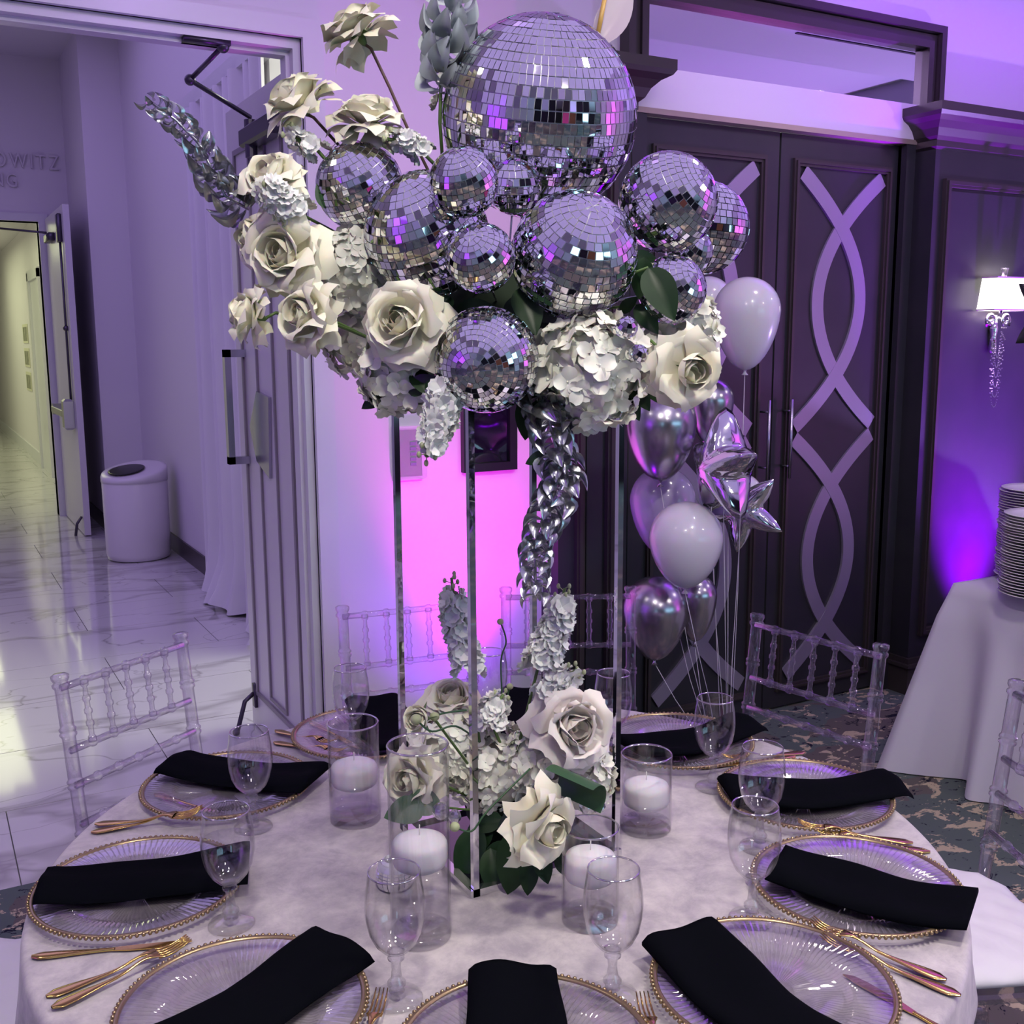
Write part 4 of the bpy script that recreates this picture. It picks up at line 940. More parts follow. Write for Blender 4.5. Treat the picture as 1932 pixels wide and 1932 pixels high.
# hydrangea
def floret_mesh(sz, seed, mt):
    rnd = random.Random(seed); b = MB()
    for k in range(4):
        a = k * PI / 2 + rnd.gauss(0, 0.08); lift = rnd.uniform(0.05, 0.75)
        def fn(u, v_, a=a, lift=lift):
            uu = 2 * u - 1; w = sz * 0.56 * math.sin(PI * min(1, 0.08 + v_ * 0.80)) ** 0.65; x = sz * v_; y = uu * w
            z = lift * x + 0.18 * sz * (uu * uu) * v_ - 0.25 * sz * v_ ** 3
            return (x * math.cos(a) - y * math.sin(a), x * math.sin(a) + y * math.cos(a), z)
        b.grid(fn, 4, 4)
    b.ball((0, 0, 0.001), sz * 0.09, 6, 4)
    return b.mesh('floret', mt, True)
FLO = {}
def hydrangea(px, py, rx, ry, Z, label, n=None, foc=None, ps=0.0175, grp='white hydrangea heads', mt='hydr'):
    c = at(px, py, Z); R = (rx + ry) / 2 / F * Z; sx_, sz_ = rx / (rx + ry) * 2, ry / (rx + ry) * 2
    keys = [(mt, s) for s in range(3)]
    for kk in keys:
        if kk not in FLO: FLO[kk] = floret_mesh(0.0175, kk[1], M[mt])
    B3 = Matrix((RT, UP, -FW)).transposed()
    t = thing('hydrangea', label, 'hydrangea', c, B3, grp)
    MB().ball((0, 0, 0), R * 0.80, 14, 10, (sx_, sz_, 0.85)).build('flower_core', M['bud'] if False else M[mt], t)
    n = n or int(9.5 * (R / 0.0175) ** 2 * 0.62); rnd = random.Random(int(px * 3 + py)); ga = PI * (3 - 5 ** .5)
    for i in range(n):
        zz = 1 - 2 * (i + 0.5) / n; rr = math.sqrt(1 - zz * zz); a = ga * i
        d_ = Vector((rr * math.cos(a), rr * math.sin(a), zz)); d_ = (d_ + Vector((rnd.gauss(0, .06), rnd.gauss(0, .06), rnd.gauss(0, .06)))).normalized()
        if d_.z < -0.55: continue
        p = Vector((d_.x * sx_, d_.y * sz_, d_.z * 0.85)) * R * rnd.uniform(0.80, 1.0)
        nd = (d_ + Vector((rnd.gauss(0, .30), rnd.gauss(0, .30), rnd.gauss(0, .30)))).normalized()
        s_ = rnd.uniform(0.85, 1.15) * ps / 0.0175
        Mx = Matrix.Translation(p) @ basis_from(nd).to_4x4() @ Matrix.Rotation(rnd.random() * 6, 4, 'Z') @ Matrix.Diagonal((s_, s_, s_, 1))
        place('floret', FLO[keys[rnd.randrange(3)]], t, Mx)
    f = t.matrix_basis.inverted() @ (FC if foc is None else foc)
    MB().tube([Vector((0, 0, 0)), f], 0.003, 6).build('stem', M['stem'], t)
hydrangea(672, 508, 72, 78, 1.60, 'white hydrangea head left of the large left mirror ball')
hydrangea(668, 640, 58, 68, 1.68, 'shaded white hydrangea head behind the broad rose, over the door frame')
hydrangea(758, 700, 80, 78, 1.54, 'white hydrangea head under the large open rose')
hydrangea(1115, 700, 112, 104, 1.53, 'biggest white hydrangea head, right of the lowest mirror ball', ps=0.020)
hydrangea(1285, 622, 72, 72, 1.64, 'white hydrangea head behind the cream rose at the right')
hydrangea(945, 1450, 104, 82, 1.85, 'largest hydrangea head in the middle of the table flowers', foc=LF)
hydrangea(850, 1415, 84, 82, 1.86, 'hydrangea head at the left of the table flowers, behind the front pole', foc=LF)
hydrangea(1105, 1470, 48, 62, 1.80, 'hydrangea head at the right of the table flowers behind the big leaf', foc=LF)
hydrangea(1012, 1425, 60, 62, 1.80, 'small hydrangea head right of the front chrome pole', foc=LF)

# stock spikes
def ruff_mesh(seed):
    rnd = random.Random(seed); b = MB()
    for lay in range(2):
        for k in range(5 - lay):
            a = k * 2 * PI / (5 - lay) + lay * .6 + rnd.gauss(0, .1); sz = 0.0125 * (1 - lay * .3); lift = 0.25 + lay * .6
            def fn(u, v_, a=a, sz=sz, lift=lift, ph=rnd.random() * 6):
                uu = 2 * u - 1; w = sz * 0.6 * math.sin(PI * min(1, 0.1 + v_ * 0.7)) ** 0.6; x = sz * v_; y = uu * w
                z = lift * x + 0.12 * sz * math.sin(uu * 5 + ph) * v_
                return (x * math.cos(a) - y * math.sin(a), x * math.sin(a) + y * math.cos(a), z)
            b.grid(fn, 4, 3)
    return b.mesh('floret', M['stock'], True)
RUF = [ruff_mesh(s) for s in range(3)]
def stock(path, label, n, rad, buds=5, wid=1.0, name='stock_flower'):
    P = [at(*p) for p in path]; c = P[0]; t = thing(name, label, 'flower', c, None, 'white stock stems')
    L = [p - c for p in P]; rnd = random.Random(int(path[0][0] + path[0][1]))
    MB().tube(L, 0.0028, 7).build('stem', M['stem'], t)
    def along(s): 
        s = min(max(s, 0), 0.9999) * (len(L) - 1); i = int(s); return L[i].lerp(L[i + 1], s - i), (L[i + 1] - L[i]).normalized()
    for i in range(n):
        s = 0.30 + 0.58 * i / n; p, d_ = along(s); a = i * 2.4; B = basis_from(d_); q = B.col[0] * math.cos(a) + B.col[1] * math.sin(a)
        nd = (q + d_ * 0.35).normalized(); rr = rad * (1 - 0.35 * (s - 0.3) / 0.6); sc_ = rnd.uniform(0.85, 1.2) * wid
        place('floret', RUF[i % 3], t, Matrix.Translation(p + nd * rr) @ basis_from(nd).to_4x4() @ Matrix.Rotation(rnd.random() * 6, 4, 'Z') @ Matrix.Diagonal((sc_, sc_, sc_, 1)))
    for i in range(buds):
        s = 0.86 + 0.14 * (i + 1) / max(1, buds); p, d_ = along(s); a = i * 2.2; B = basis_from(d_); q = B.col[0] * math.cos(a) + B.col[1] * math.sin(a)
        e = p + q * (0.012 * (1.3 - s)) * 3 + d_ * 0.006
        b = MB(); b.tube([p, e], 0.0008, 5); b.ball(e, 0.0034, 7, 6, (1, 1, 1.4)); b.build('bud', M['bud'], t)
    return t
stock([(850, 700, 1.50), (838, 745, 1.48), (828, 800, 1.47), (805, 862, 1.46)], 'white stock spike hanging down left of the lowest mirror ball', 24, 0.018, 5, 1.3)
stock([(640, 330, 1.58), (600, 285, 1.57), (560, 262, 1.56), (545, 255, 1.56)], 'small white stock spike between the upper roses', 9, 0.010, 4)
stock([(840, 330, 1.60), (800, 290, 1.58), (775, 270, 1.57), (730, 262, 1.56)], 'white stock spike right of the third rose, beside the largest mirror ball', 14, 0.013, 3)
stock([(610, 470, 1.52), (560, 400, 1.48), (520, 375, 1.46), (500, 350, 1.45)], 'white stock spike lying over the left rose cluster', 20, 0.017, 4, 1.25)
stock([(835, 300, 1.66), (830, 230, 1.65), (832, 160, 1.64), (836, 130, 1.64)], 'green budded stock spike left of the largest mirror ball', 3, 0.008, 8)
stock([(905, 1400, 1.80), (885, 1260, 1.80), (862, 1180, 1.79), (852, 1090, 1.79)], 'tall white stock spike left of the front chrome pole', 28, 0.018, 7, 1.45)
stock([(975, 1420, 1.78), (1015, 1260, 1.79), (1045, 1190, 1.80), (1066, 1110, 1.80)], 'tall white stock spike right of the front chrome pole', 30, 0.021, 6, 1.5)
stock([(1000, 1400, 1.76), (1020, 1320, 1.77), (1050, 1290, 1.78), (1090, 1262, 1.78)], 'short white stock spike above the blush rose', 15, 0.016, 5, 1.4)
stock([(960, 1440, 1.82), (930, 1370, 1.80), (925, 1345, 1.80), (950, 1310, 1.80)], 'short white stock spike in the middle of the table flowers', 14, 0.018, 3, 1.4)

# ranunculus head and curling tendrils
rn = rose(790, 1357, 38, 1.70, (-0.5, 0.1, 0.85), 'round white ranunculus at the left top of the table flowers', foc=LF, layers=('core', 'in', 'mid', 'out'))
def tendril(path, label, bud=0.008):
    P = [at(*p) for p in path]; t = thing('budded_tendril', label, 'flower', P[0], None, 'curling bud stems'); L = [p - P[0] for p in P]
    fine = []
    for i in range(len(L) - 1):
        p0 = L[max(i - 1, 0)]; p1 = L[i]; p2 = L[i + 1]; p3 = L[min(i + 2, len(L) - 1)]
        for s in range(5):
            u = s / 5; fine.append(0.5 * ((2 * p1) + (p2 - p0) * u + (2 * p0 - 5 * p1 + 4 * p2 - p3) * u * u + (3 * p1 - p0 - 3 * p2 + p3) * u ** 3))
    fine.append(L[-1])
    MB().tube(fine, 0.0016, 6).build('stem', M['leaf_mid'], t); MB().ball(L[-1], bud, 10, 8, (1, 1, 0.9)).build('bud', M['bud'], t)
tendril([(905, 1400, 1.72), (860, 1370, 1.68), (815, 1380, 1.67), (785, 1357, 1.66)], 'curling green tendril ending in a round bud by the ranunculus', 0.009)
tendril([(880, 1340, 1.74), (840, 1345, 1.72), (820, 1352, 1.71)], 'short green tendril above the curling one')
tendril([(1000, 1450, 1.66), (920, 1530, 1.62), (890, 1568, 1.61), (858, 1560, 1.60)], 'long green tendril crossing the front chrome pole')
tendril([(950, 1350, 1.83), (945, 1250, 1.83), (955, 1210, 1.83), (944, 1173, 1.83)], 'thin wavy bud stem standing above the table flowers', 0.006)
tendril([(945, 1340, 1.82), (955, 1320, 1.82), (962, 1295, 1.82)], 'short bud stem beside the thin wavy one', 0.006)

# leaves
def leaf_mesh(L, W, mt, fold=0.25, bend=0.2, name='leaf'):
    def fn(u, v_):
        uu = 2 * u - 1; w = W / 2 * math.sin(PI * v_ ** 0.8) ** 0.8 * (1 if v_ < 0.999 else 0); x = L * v_
        return (x, uu * w, fold * abs(uu) * w - bend * L * v_ ** 2)
    b = MB(); b.grid(fn, 6, 10); return b.mesh(name, mt, True)
LM = [leaf_mesh(0.085, 0.048, M['leaf']), leaf_mesh(0.07, 0.042, M['leaf'], 0.3, 0.35), leaf_mesh(0.075, 0.05, M['leaf_mid'], 0.15, 0.1)]
def branch(label, items, f=None, mi=None):
    f0 = FC if f is None else f; t = thing('leafy_sprig', label, 'foliage', f0, None, 'dark green leaf sprigs')
    for (bx, by, bz, tx, ty, tz, k) in items:
        a_, b_ = at(bx, by, bz), at(tx, ty, tz); d_ = b_ - a_; s_ = d_.length / (0.085, 0.07, 0.075)[k]
        x = d_.normalized(); z = (CAM - a_); z = z + Vector((0, 0, 0.6)); z = (z - x * z.dot(x)).normalized(); y = z.cross(x)
        Mx = Matrix.Translation(a_ - f0) @ Matrix((x, y, z)).transposed().to_4x4() @ Matrix.Diagonal((s_, s_, s_, 1))
        place('leaf', LM[k], t, Mx)
    MB().tube([Vector((0, 0, 0)), at(*items[0][:3]) - f0], 0.002, 6).build('stem', M['stem'], t)
branch('single broad dark leaf in front of the lower right mirror ball', [(1222, 505, 1.50, 1272, 595, 1.47, 0), (1215, 485, 1.52, 1205, 560, 1.52, 1)])
branch('dark leaves between the centre and lower mirror balls', [(950, 600, 1.55, 1010, 555, 1.52, 0), (900, 590, 1.56, 950, 600, 1.54, 1), (850, 560, 1.58, 830, 590, 1.56, 1), (985, 540, 1.54, 1010, 620, 1.50, 0), (860, 590, 1.6, 930, 575, 1.58, 0), (1010, 600, 1.6, 950, 640, 1.56, 0)])
branch('dark leaves hanging under the left hydrangeas', [(730, 745, 1.56, 682, 765, 1.55, 1), (780, 700, 1.50, 810, 740, 1.47, 0), (735, 775, 1.55, 700, 740, 1.54, 1), (770, 740, 1.50, 820, 710, 1.47, 0)])
branch('dark leaves hanging beside the lower part of the right hydrangea', [(1150, 740, 1.55, 1130, 800, 1.54, 1), (1190, 720, 1.54, 1225, 770, 1.52, 0), (1210, 700, 1.53, 1245, 755, 1.52, 1), (1180, 745, 1.56, 1205, 785, 1.54, 1)])
branch('dark leaves along the silver hanging spray', [(1000, 745, 1.54, 990, 830, 1.54, 0), (1035, 860, 1.53, 990, 870, 1.53, 1), (985, 745, 1.56, 1010, 800, 1.54, 1)])
branch('dark leaves behind the left rose stems', [(600, 510, 1.58, 560, 500, 1.57, 1), (610, 460, 1.6, 580, 440, 1.6, 1), (625, 395, 1.58, 600, 340, 1.57, 2)])
branch('dark leaves right of the cream rose stem', [(1200, 575, 1.56, 1240, 620, 1.54, 1), (1170, 590, 1.57, 1200, 560, 1.55, 0), (1230, 640, 1.55, 1205, 655, 1.53, 1), (1190, 490, 1.58, 1240, 480, 1.58, 1)])
LV = []
for it in [(985, 1560, 1.72, 955, 1692, 1.70, 0), (960, 1590, 1.78, 905, 1640, 1.765, 0), (1015, 1600, 1.70, 1035, 1668, 1.68, 0), (930, 1560, 1.80, 868, 1610, 1.80, 1), (1050, 1610, 1.70, 1075, 1655, 1.69, 1), (1000, 1530, 1.76, 935, 1560, 1.76, 0),
           (925, 1600, 1.76, 935, 1690, 1.72, 0), (1000, 1620, 1.71, 995, 1690, 1.69, 0), (1075, 1560, 1.74, 1010, 1530, 1.72, 0), (905, 1560, 1.80, 862, 1660, 1.765, 0), (950, 1545, 1.80, 880, 1560, 1.80, 0), (985, 1590, 1.76, 950, 1640, 1.74, 1)]: LV.append(it)
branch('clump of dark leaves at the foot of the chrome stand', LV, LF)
branch('broad pale green leaf left of the tall cylinder', [(800, 1520, 1.70, 727, 1540, 1.66, 2), (830, 1510, 1.72, 760, 1520, 1.68, 2)], LF)
# big rolled leaf
def rolled(u, v_):
    a = -0.6 + 2.6 * u; r = 0.034; return (v_ * 0.085, r * math.cos(a) * 1.2, r * math.sin(a))
x = (at(1115, 1500, 1.62) - at(1030, 1462, 1.66)).normalized(); z = UP; z = (z - x * z.dot(x)).normalized(); y = z.cross(x)
o = MB().grid(rolled, 14, 8).build('rolled_leaf', M['leaf_mid'], Mx=Matrix.Translation(at(1030, 1482, 1.66)) @ Matrix((x, y, z)).transposed().to_4x4())
tag(o, 'large rolled green leaf under the blush rose', 'leaf')
fo = MB(); fo.ball((0, 0, 0), 0.075, 18, 10, (1, 1, 0.9)); tag(fo.build('floral_foam', M['foam'], Mx=Matrix.Translation((SC.x, SC.y, TZ + 0.075))), 'dark floral foam block at the foot of the chrome stand', 'floral foam')

# silver leaf sprays
def cup_leaf(mt, L=0.034, W=0.022):
    def fn(u, v_):
        uu = 2 * u - 1; w = W / 2 * math.sin(PI * (0.06 + 0.92 * v_) ** 1.1) ** 0.8; x = L * v_
        return (x, uu * w, 0.55 * w * uu * uu * 1.6 + 0.22 * L * math.sin(PI * v_))
    b = MB(); b.grid(fn, 5, 7); return b.mesh('leaf', mt, True)
def spray(path, label, n, mt, size=1.0, s0=0.0, grp='silver painted sprays', taper=0.4):
    P = [at(*p) for p in path]; c = P[0]; t = thing('silver_leaf_spray', label, 'foliage', c, None, grp); L = [p - c for p in P]
    me = cup_leaf(mt); MB().tube(L, 0.0022, 6).build('stem', mt, t); rnd = random.Random(n + int(path[0][0]))
    for i in range(n):
        s = s0 + (1 - s0) * (i + 0.5) / n; q = s * (len(L) - 1); k = min(int(q), len(L) - 2); p = L[k].lerp(L[k + 1], q - k); d_ = (L[k + 1] - L[k]).normalized()
        a = i * 2.4; B = basis_from(d_); out = B.col[0] * math.cos(a) + B.col[1] * math.sin(a)
        x = (d_ * 0.80 + out * 0.75 + Vector((rnd.gauss(0, .12), rnd.gauss(0, .12), rnd.gauss(0, .12)))).normalized(); zz = (out - x * out.dot(x)).normalized(); y = zz.cross(x)
        sc_ = size * (1 - taper * s) * rnd.uniform(0.85, 1.15)
        place('leaf', me, t, Matrix.Translation(p + out * 0.002) @ Matrix((x, y, zz)).transposed().to_4x4() @ Matrix.Rotation(rnd.gauss(0, .35), 4, 'X') @ Matrix.Diagonal((sc_, sc_, sc_, 1)))
    return t
spray([(470, 395, 1.55), (425, 370, 1.54), (400, 320, 1.53), (375, 270, 1.52), (330, 225, 1.51), (278, 188, 1.50)], 'silver painted leaf spray reaching out to the upper left', 60, M['silver_leaf'], 1.2, taper=0.6)
spray([(832, 175, 1.64), (838, 120, 1.64), (848, 60, 1.63), (850, -15, 1.63)], 'matt silver leaf spray rising left of the largest mirror ball', 34, M['silver_matt'], 1.5, taper=0.1)
spray([(1000, 700, 1.53), (1030, 770, 1.53), (1050, 850, 1.53), (1062, 915, 1.53), (1030, 975, 1.53), (1010, 1040, 1.53), (1010, 1125, 1.53)], 'silver painted leaf spray hanging down in front of the right rear pole', 110, M['silver_leaf'], 1.3, taper=0.4)
# pearly leaf on golden stem at the top right
pl = thing('pearl_leaf', 'pearly white leaf on a golden stem behind the top of the largest mirror ball', 'foliage', at(1140, 90, 1.78))
a_ = at(1128, 85, 1.78) - at(1140, 90, 1.78); b_ = at(1188, -20, 1.78) - at(1140, 90, 1.78); x = (b_ - a_).normalized(); z = (-FW - x * (-FW).dot(x)).normalized(); y = z.cross(x)
place('leaf', leaf_mesh(0.115, 0.055, M['pearl_leaf'], 0.3, 0.05), pl, Matrix.Translation(a_) @ Matrix((x, y, z)).transposed().to_4x4())
MB().tube([at(1126, 75, 1.77) - at(1140, 90, 1.78), at(1145, -25, 1.77) - at(1140, 90, 1.78)], 0.004, 8).build('stem', M['gold_stem'], pl)
MB().tube([at(1126, 75, 1.77) - at(1140, 90, 1.78), FC - at(1140, 90, 1.78)], 0.0025, 8).build('wire_pick', M['stem'], pl)

# ---------------- small crystal and mirror votives on the table
def crystal(px, py, rpx, Z, label):
    c = at(px, py, Z); r = rpx / F * Z; b = MB(); b.ball((0, 0, 0), r, 9, 6); o = b.build('crystal_ball', M['crystal'], smooth=False, Mx=Matrix.Translation(c)); tag(o, label, 'crystal', 'cut crystal balls in the table flowers')
crystal(832, 1530, 17, 1.66, 'cut crystal ball left of the front pole under the flowers'); crystal(858, 1540, 13, 1.66, 'smaller cut crystal ball beside the left crystal ball')
crystal(1108, 1520, 16, 1.70, 'cut crystal ball at the right of the table flowers, nearer the rose'); crystal(1130, 1522, 13, 1.70, 'cut crystal ball at the right of the table flowers, beside the pole')
crystal(1118, 1482, 12, 1.74, 'cut crystal ball above the right pair')
def votive(px, py, wpx, hpx, label, rnd=True):
    p = onz(px, py, TZ); z1 = hgt(p, py - hpx) - TZ; r = wpx / 2 / F * ((p - CAM).dot(FW)); t = thing('mirror_votive', label, 'candle holder', p, group='small mirrored votives')
    prof = [(r * 0.55, 0), (r * 0.9, z1 * 0.22), (r, z1 * 0.5), (r * 0.9, z1 * 0.8), (r * 0.62, z1)]
    MB().shell(prof + [(r * 0.55, z1), (r * 0.75, z1 * 0.5), (r * 0.4, 0.004), (0.001, 0.003)], 28).build('holder_body', M['grout'], t)
    for k in range(8):
        z = z1 * (0.08 + 0.85 * (k + 0.5) / 8); rr = r * (0.55 + 0.45 * math.sin(PI * min(1, (z / z1) * 0.92 + 0.12)) ** 0.7) * 1.0; n = 20
        b = MB()
        for j in range(n):
            a = 2 * PI * j / n; w = 2 * PI * rr / n * 0.44; hh = z1 * 0.85 / 8 * 0.44
            b.box((-w, -hh, 0), (w, hh, 0.0012), Matrix.Translation((rr * math.cos(a), rr * math.sin(a), z)) @ Matrix.Rotation(a, 4, 'Z') @ Matrix.Rotation(PI / 2, 4, 'Z') @ Matrix.Rotation(PI / 2, 4, 'X'))
        tag(b.build('tile_ring', M['tile'], t, smooth=False))
votive(745, 1672, 68, 52, 'small mirrored votive seen through the front left goblet')
votive(1137, 1500, 40, 44, 'small mirrored votive at the right behind the chrome pole')

# ================================================================= CHAIRS
def post_prof(h, r=0.015):
    p = [(r * 0.8, 0)]; 
    for zc in (0.10, 0.22, 0.34, 0.46, 0.58, 0.70, 0.80):
        if zc < h - 0.05: p += [(r, zc - 0.012), (r * 1.25, zc - 0.008), (r * 1.25, zc - 0.003), (r, zc), (r * 1.25, zc + 0.003), (r * 1.25, zc + 0.008), (r, zc + 0.012)]
    p += [(r, h - 0.035), (r * 1.28, h - 0.03), (r * 1.28, h - 0.024), (r, h - 0.02), (r * 1.3, h - 0.012), (r * 1.3, h - 0.004), (r * 0.9, h)]
    return p
def spindle_prof(L):
    p = [(0.0095, 0), (0.0095, 0.012), (0.006, 0.016)]
    for f in (0.3, 0.5, 0.7): p += [(0.0065, f * L - 0.007), (0.0095, f * L - 0.004), (0.0095, f * L + 0.004), (0.0065, f * L + 0.007)]
    p += [(0.005, L - 0.016), (0.0095, L - 0.012), (0.0095, L)]
    return p
def chair_thing(cushion):
    t = thing('banquet_chair', '', 'chair'); HW = 0.185; a_ = M['acrylic']
    # origin: floor under the seat centre, chair faces +X (towards the table); back at -X
    def pB(z):                                # rear post line: leans back above the seat
        return -0.19 - (0.05 * (z - 0.45) / 0.47 if z > 0.45 else 0.03 * (0.45 - z) / 0.45)
    for sg in (-1, 1):
        lo = Vector((pB(0), sg * HW, 0)); mi = Vector((pB(0.45), sg * HW, 0.45)); hi = Vector((pB(0.92), sg * HW, 0.92))
        b = MB(); d_ = hi - mi; b.lathe(post_prof(d_.length), 14, Matrix.Translation(mi) @ basis_from(d_, (1, 0, 0)).to_4x4()); b.build('back_post', a_, t)
        b = MB(); d_ = mi - lo; b.lathe(post_prof(d_.length)[:-7] + [(0.015, d_.length)], 12, Matrix.Translation(lo) @ basis_from(d_, (1, 0, 0)).to_4x4()); b.build('leg', a_, t)
        b = MB(); lo = Vector((0.20, sg * HW, 0)); hi = Vector((0.18, sg * HW, 0.43)); d_ = hi - lo; b.lathe(post_prof(d_.length)[:-7] + [(0.015, d_.length)], 12, Matrix.Translation(lo) @ basis_from(d_, (1, 0, 0)).to_4x4()); b.build('leg', a_, t)
        for zz in (0.15, 0.27): MB().tube([(pB(zz), sg * HW, zz), (0.19, sg * HW, zz)], 0.009, 8).build('stretcher', a_, t)
    for zz in (0.15, 0.27): MB().tube([(0.19, -HW, zz), (0.19, HW, zz)], 0.009, 8).build('stretcher', a_, t)
    zr = [0.888, 0.745, 0.665, 0.575]
    for k, z in enumerate(zr):
        b = MB(); L = 2 * HW; pr = [(0.0085, 0)]
        for f in (1 / 6, 2 / 6, 3 / 6, 4 / 6, 5 / 6): pr += [(0.0085, f * L - 0.008), (0.0115, f * L - 0.004), (0.0115, f * L + 0.004), (0.0085, f * L + 0.008)]
        pr += [(0.0085, L)]
        b.lathe(pr, 10, Matrix.Translation((pB(z), -HW, z)) @ basis_from((0, 1, 0)).to_4x4()); b.build('back_rail', a_, t)
    for f in (1, 2, 3, 4, 5):
        y = -HW + 2 * HW * f / 6; lo = Vector((pB(zr[1]), y, zr[1])); hi = Vector((pB(zr[0]), y, zr[0])); d_ = hi - lo
        MB().lathe(spindle_prof(d_.length), 10, Matrix.Translation(lo) @ basis_from(d_, (1, 0, 0)).to_4x4()).build('spindle', a_, t)
    MB().box((-0.20, -0.195, 0.43), (0.20, 0.195, 0.45), bev=0.006).build('seat', a_, t, smooth=False)
    if cushion:
        def cu(u, v_):
            a = 2 * PI * u; ca, sa = math.cos(a), math.sin(a); q = (abs(ca) ** 5 + abs(sa) ** 5) ** (-0.2)
            ph = -PI / 2 + PI * v_; rr = math.cos(ph) ** 0.45 if math.cos(ph) > 0 else 0; rr = max(rr, 0.001)
            x, y = 0.205 * q * ca * rr, 0.205 * q * sa * rr
            tuft = 0.004 * (math.sin(x * 75) * math.sin(y * 75)) if v_ > 0.5 else 0
            return (x, y, 0.480 + 0.028 * math.sin(ph) + tuft)
        MB().grid(cu, 64, 24, wrap=True).build('seat_cushion', M['cushion'], t)
        MB().tube([(-0.18, 0.17, 0.485), (-0.21, 0.20, 0.47), (-0.20, 0.25, 0.42), (-0.17, 0.27, 0.36)], [0.012, 0.010, 0.008, 0.006], 6).build('tie_ribbon', M['cushion'], t)
    return t
def chair_from(pa, pb, lab, proto):
    a_, b_ = onz(*pa, 0.915), onz(*pb, 0.915); mid = (a_ + b_) / 2; d_ = (b_ - a_); 
    f = Vector((d_.y, -d_.x, 0)).normalized()
    if (Vector((TC.x, TC.y, 0)) - Vector((mid.x, mid.y, 0))).dot(f) < 0: f = -f
    base = Vector((mid.x, mid.y, 0)) + f * 0.24; Mx = TR(base, math.atan2(f.y, f.x))
    return Mx
CH = chair_thing(False); CHC = chair_thing(True)
CH.matrix_basis = chair_from((112, 1275), (340, 1197), '', CH); CH['label'] = 'clear acrylic bamboo-style chair standing alone on the left before the marble floor'; CH['group'] = 'clear banquet chairs'
dup(CH, chair_from((650, 1145), (880, 1122), '', CH), 'clear acrylic bamboo-style chair before the magenta lit white wall', 'clear banquet chairs')
dup(CH, chair_from((964, 1110), (1180, 1108), '', CH), 'clear acrylic bamboo-style chair at the back between the magenta wall and the balloons', 'clear banquet chairs')
dup(CH, chair_from((1430, 1160), (1662, 1217), '', CH), 'clear acrylic bamboo-style chair on the carpet before the double doors', 'clear banquet chairs')
cc = Vector((2.006, 1.392, 0)); f = Vector((TC.x - 1.95, TC.y - 1.20, 0)).normalized(); f = Matrix.Rotation(-0.10, 3, 'Z') @ f
s_ = Vector((-f.y, f.x, 0)); sgn = 1 if (cc - Vector((1.9, 1.0, 0))).dot(s_) > 0 else -1
base = cc - s_ * 0.185 * sgn + f * 0.24
CHC.matrix_basis = TR(base, math.atan2(f.y, f.x)); CHC['label'] = 'clear acrylic chair with tufted white cushion at the right edge of the photo'; CHC['group'] = 'clear banquet chairs'
p = pol(-62, 0.90, 0); dup(CHC, TR(p, math.radians(-62 + 180)), 'clear chair at the bottom right of which only the white cushion shows', 'clear banquet chairs')
p = onz(-38, 1905, 0.47); p.z = 0; dup(CHC, TR(p, math.atan2(TC.y - p.y, TC.x - p.x)), 'clear chair at the bottom left edge of which only the white cushion shows', 'clear banquet chairs')

CHA = [math.atan2(o.matrix_basis.translation.y - TC.y, o.matrix_basis.translation.x - TC.x) for o in bpy.data.objects if o.get('category') == 'chair']
def cloth(u, v_):
    a = 2 * PI * u
    if v_ <= 0.5: r = RTB * (v_ / 0.5) ** 0.8 * 0.985; z = TZ
    elif v_ <= 0.6: t = (v_ - 0.5) / 0.1 * PI / 2; r = RTB * 0.985 + math.sin(t) * 0.012; z = TZ - (1 - math.cos(t)) * 0.012
    else:
        t = (v_ - 0.6) / 0.4; z = TZ - 0.012 - t * 0.735
        r = RTB * 0.985 + 0.012 + t * 0.05 + (0.055 * t ** 0.8) * math.sin(a * 13 + 0.8 * math.sin(a * 3)) * min(1, t * 4) + 0.01 * t * math.sin(a * 29)
    for ca in CHA:                            # tucked chairs push the hanging cloth inwards
        da = abs((a - ca + PI) % (2 * PI) - PI)
        if z < 0.60 and da < 0.42: q = min(1, (0.42 - da) / 0.12) * min(1, (0.60 - z) / 0.12); r += (min(r, 0.66) - r) * q
    return (r * math.cos(a), r * math.sin(a), z)
tag(MB().grid(cloth, 260, 30, wrap=True).build('tablecloth', M['velvet'], Mx=TR(TC)), 'off white crushed velvet tablecloth draped over the round table', 'tablecloth')

# ================================================================= BALLOONS
BW = Vector((2.42, 2.78, 0.0))
def balloon(px, py, rpx, hpx, Z, label, mt, knot=True, str_to=None):
    c = at(px, py, Z); r = rpx / F * Z; h = hpx / F * Z; t = thing('balloon', label, 'balloon', c, None, 'party balloons by the double doors')
    pr = []
    for k in range(19):
        a = PI * k / 18; zz = math.cos(a)
        rr = math.sin(a)
        if zz < 0: rr *= (1 + zz * 0.10 - 0.06 * zz * zz); zq = zz * (2 * h - r) * 0.98
        else: zq = zz * r
        pr.append((max(rr * r, 0.002), zq))
    pr = pr[::-1]; off = h - r
    MB().lathe([(q[0], q[1] + off) for q in pr], 32).build('balloon_body', mt, t)
    zb = pr[0][1] + off
    MB().lathe([(0.012, zb - 0.016), (0.004, zb - 0.006), (0.006, zb + 0.004)], 10).build('knot', mt, t)
    e = BW + Vector((random.uniform(-.02, .02), random.uniform(-.02, .02), 0.06)) - c; s = Vector((0, 0, zb - 0.01)); m = s.lerp(e, 0.5) + Vector((random.uniform(-.02, .02), 0, -0.02))
    MB().tube([s, s.lerp(m, .5) + Vector((0, 0, -0.01)), m, e], 0.0014, 5).build('string', M['string'], t)
balloon(1408, 612, 63, 88, 3.62, 'white latex balloon highest in the bunch', M['latex'])
balloon(1335, 605, 46, 82, 3.92, 'white latex balloon half hidden behind the right hydrangea', M['latex'])
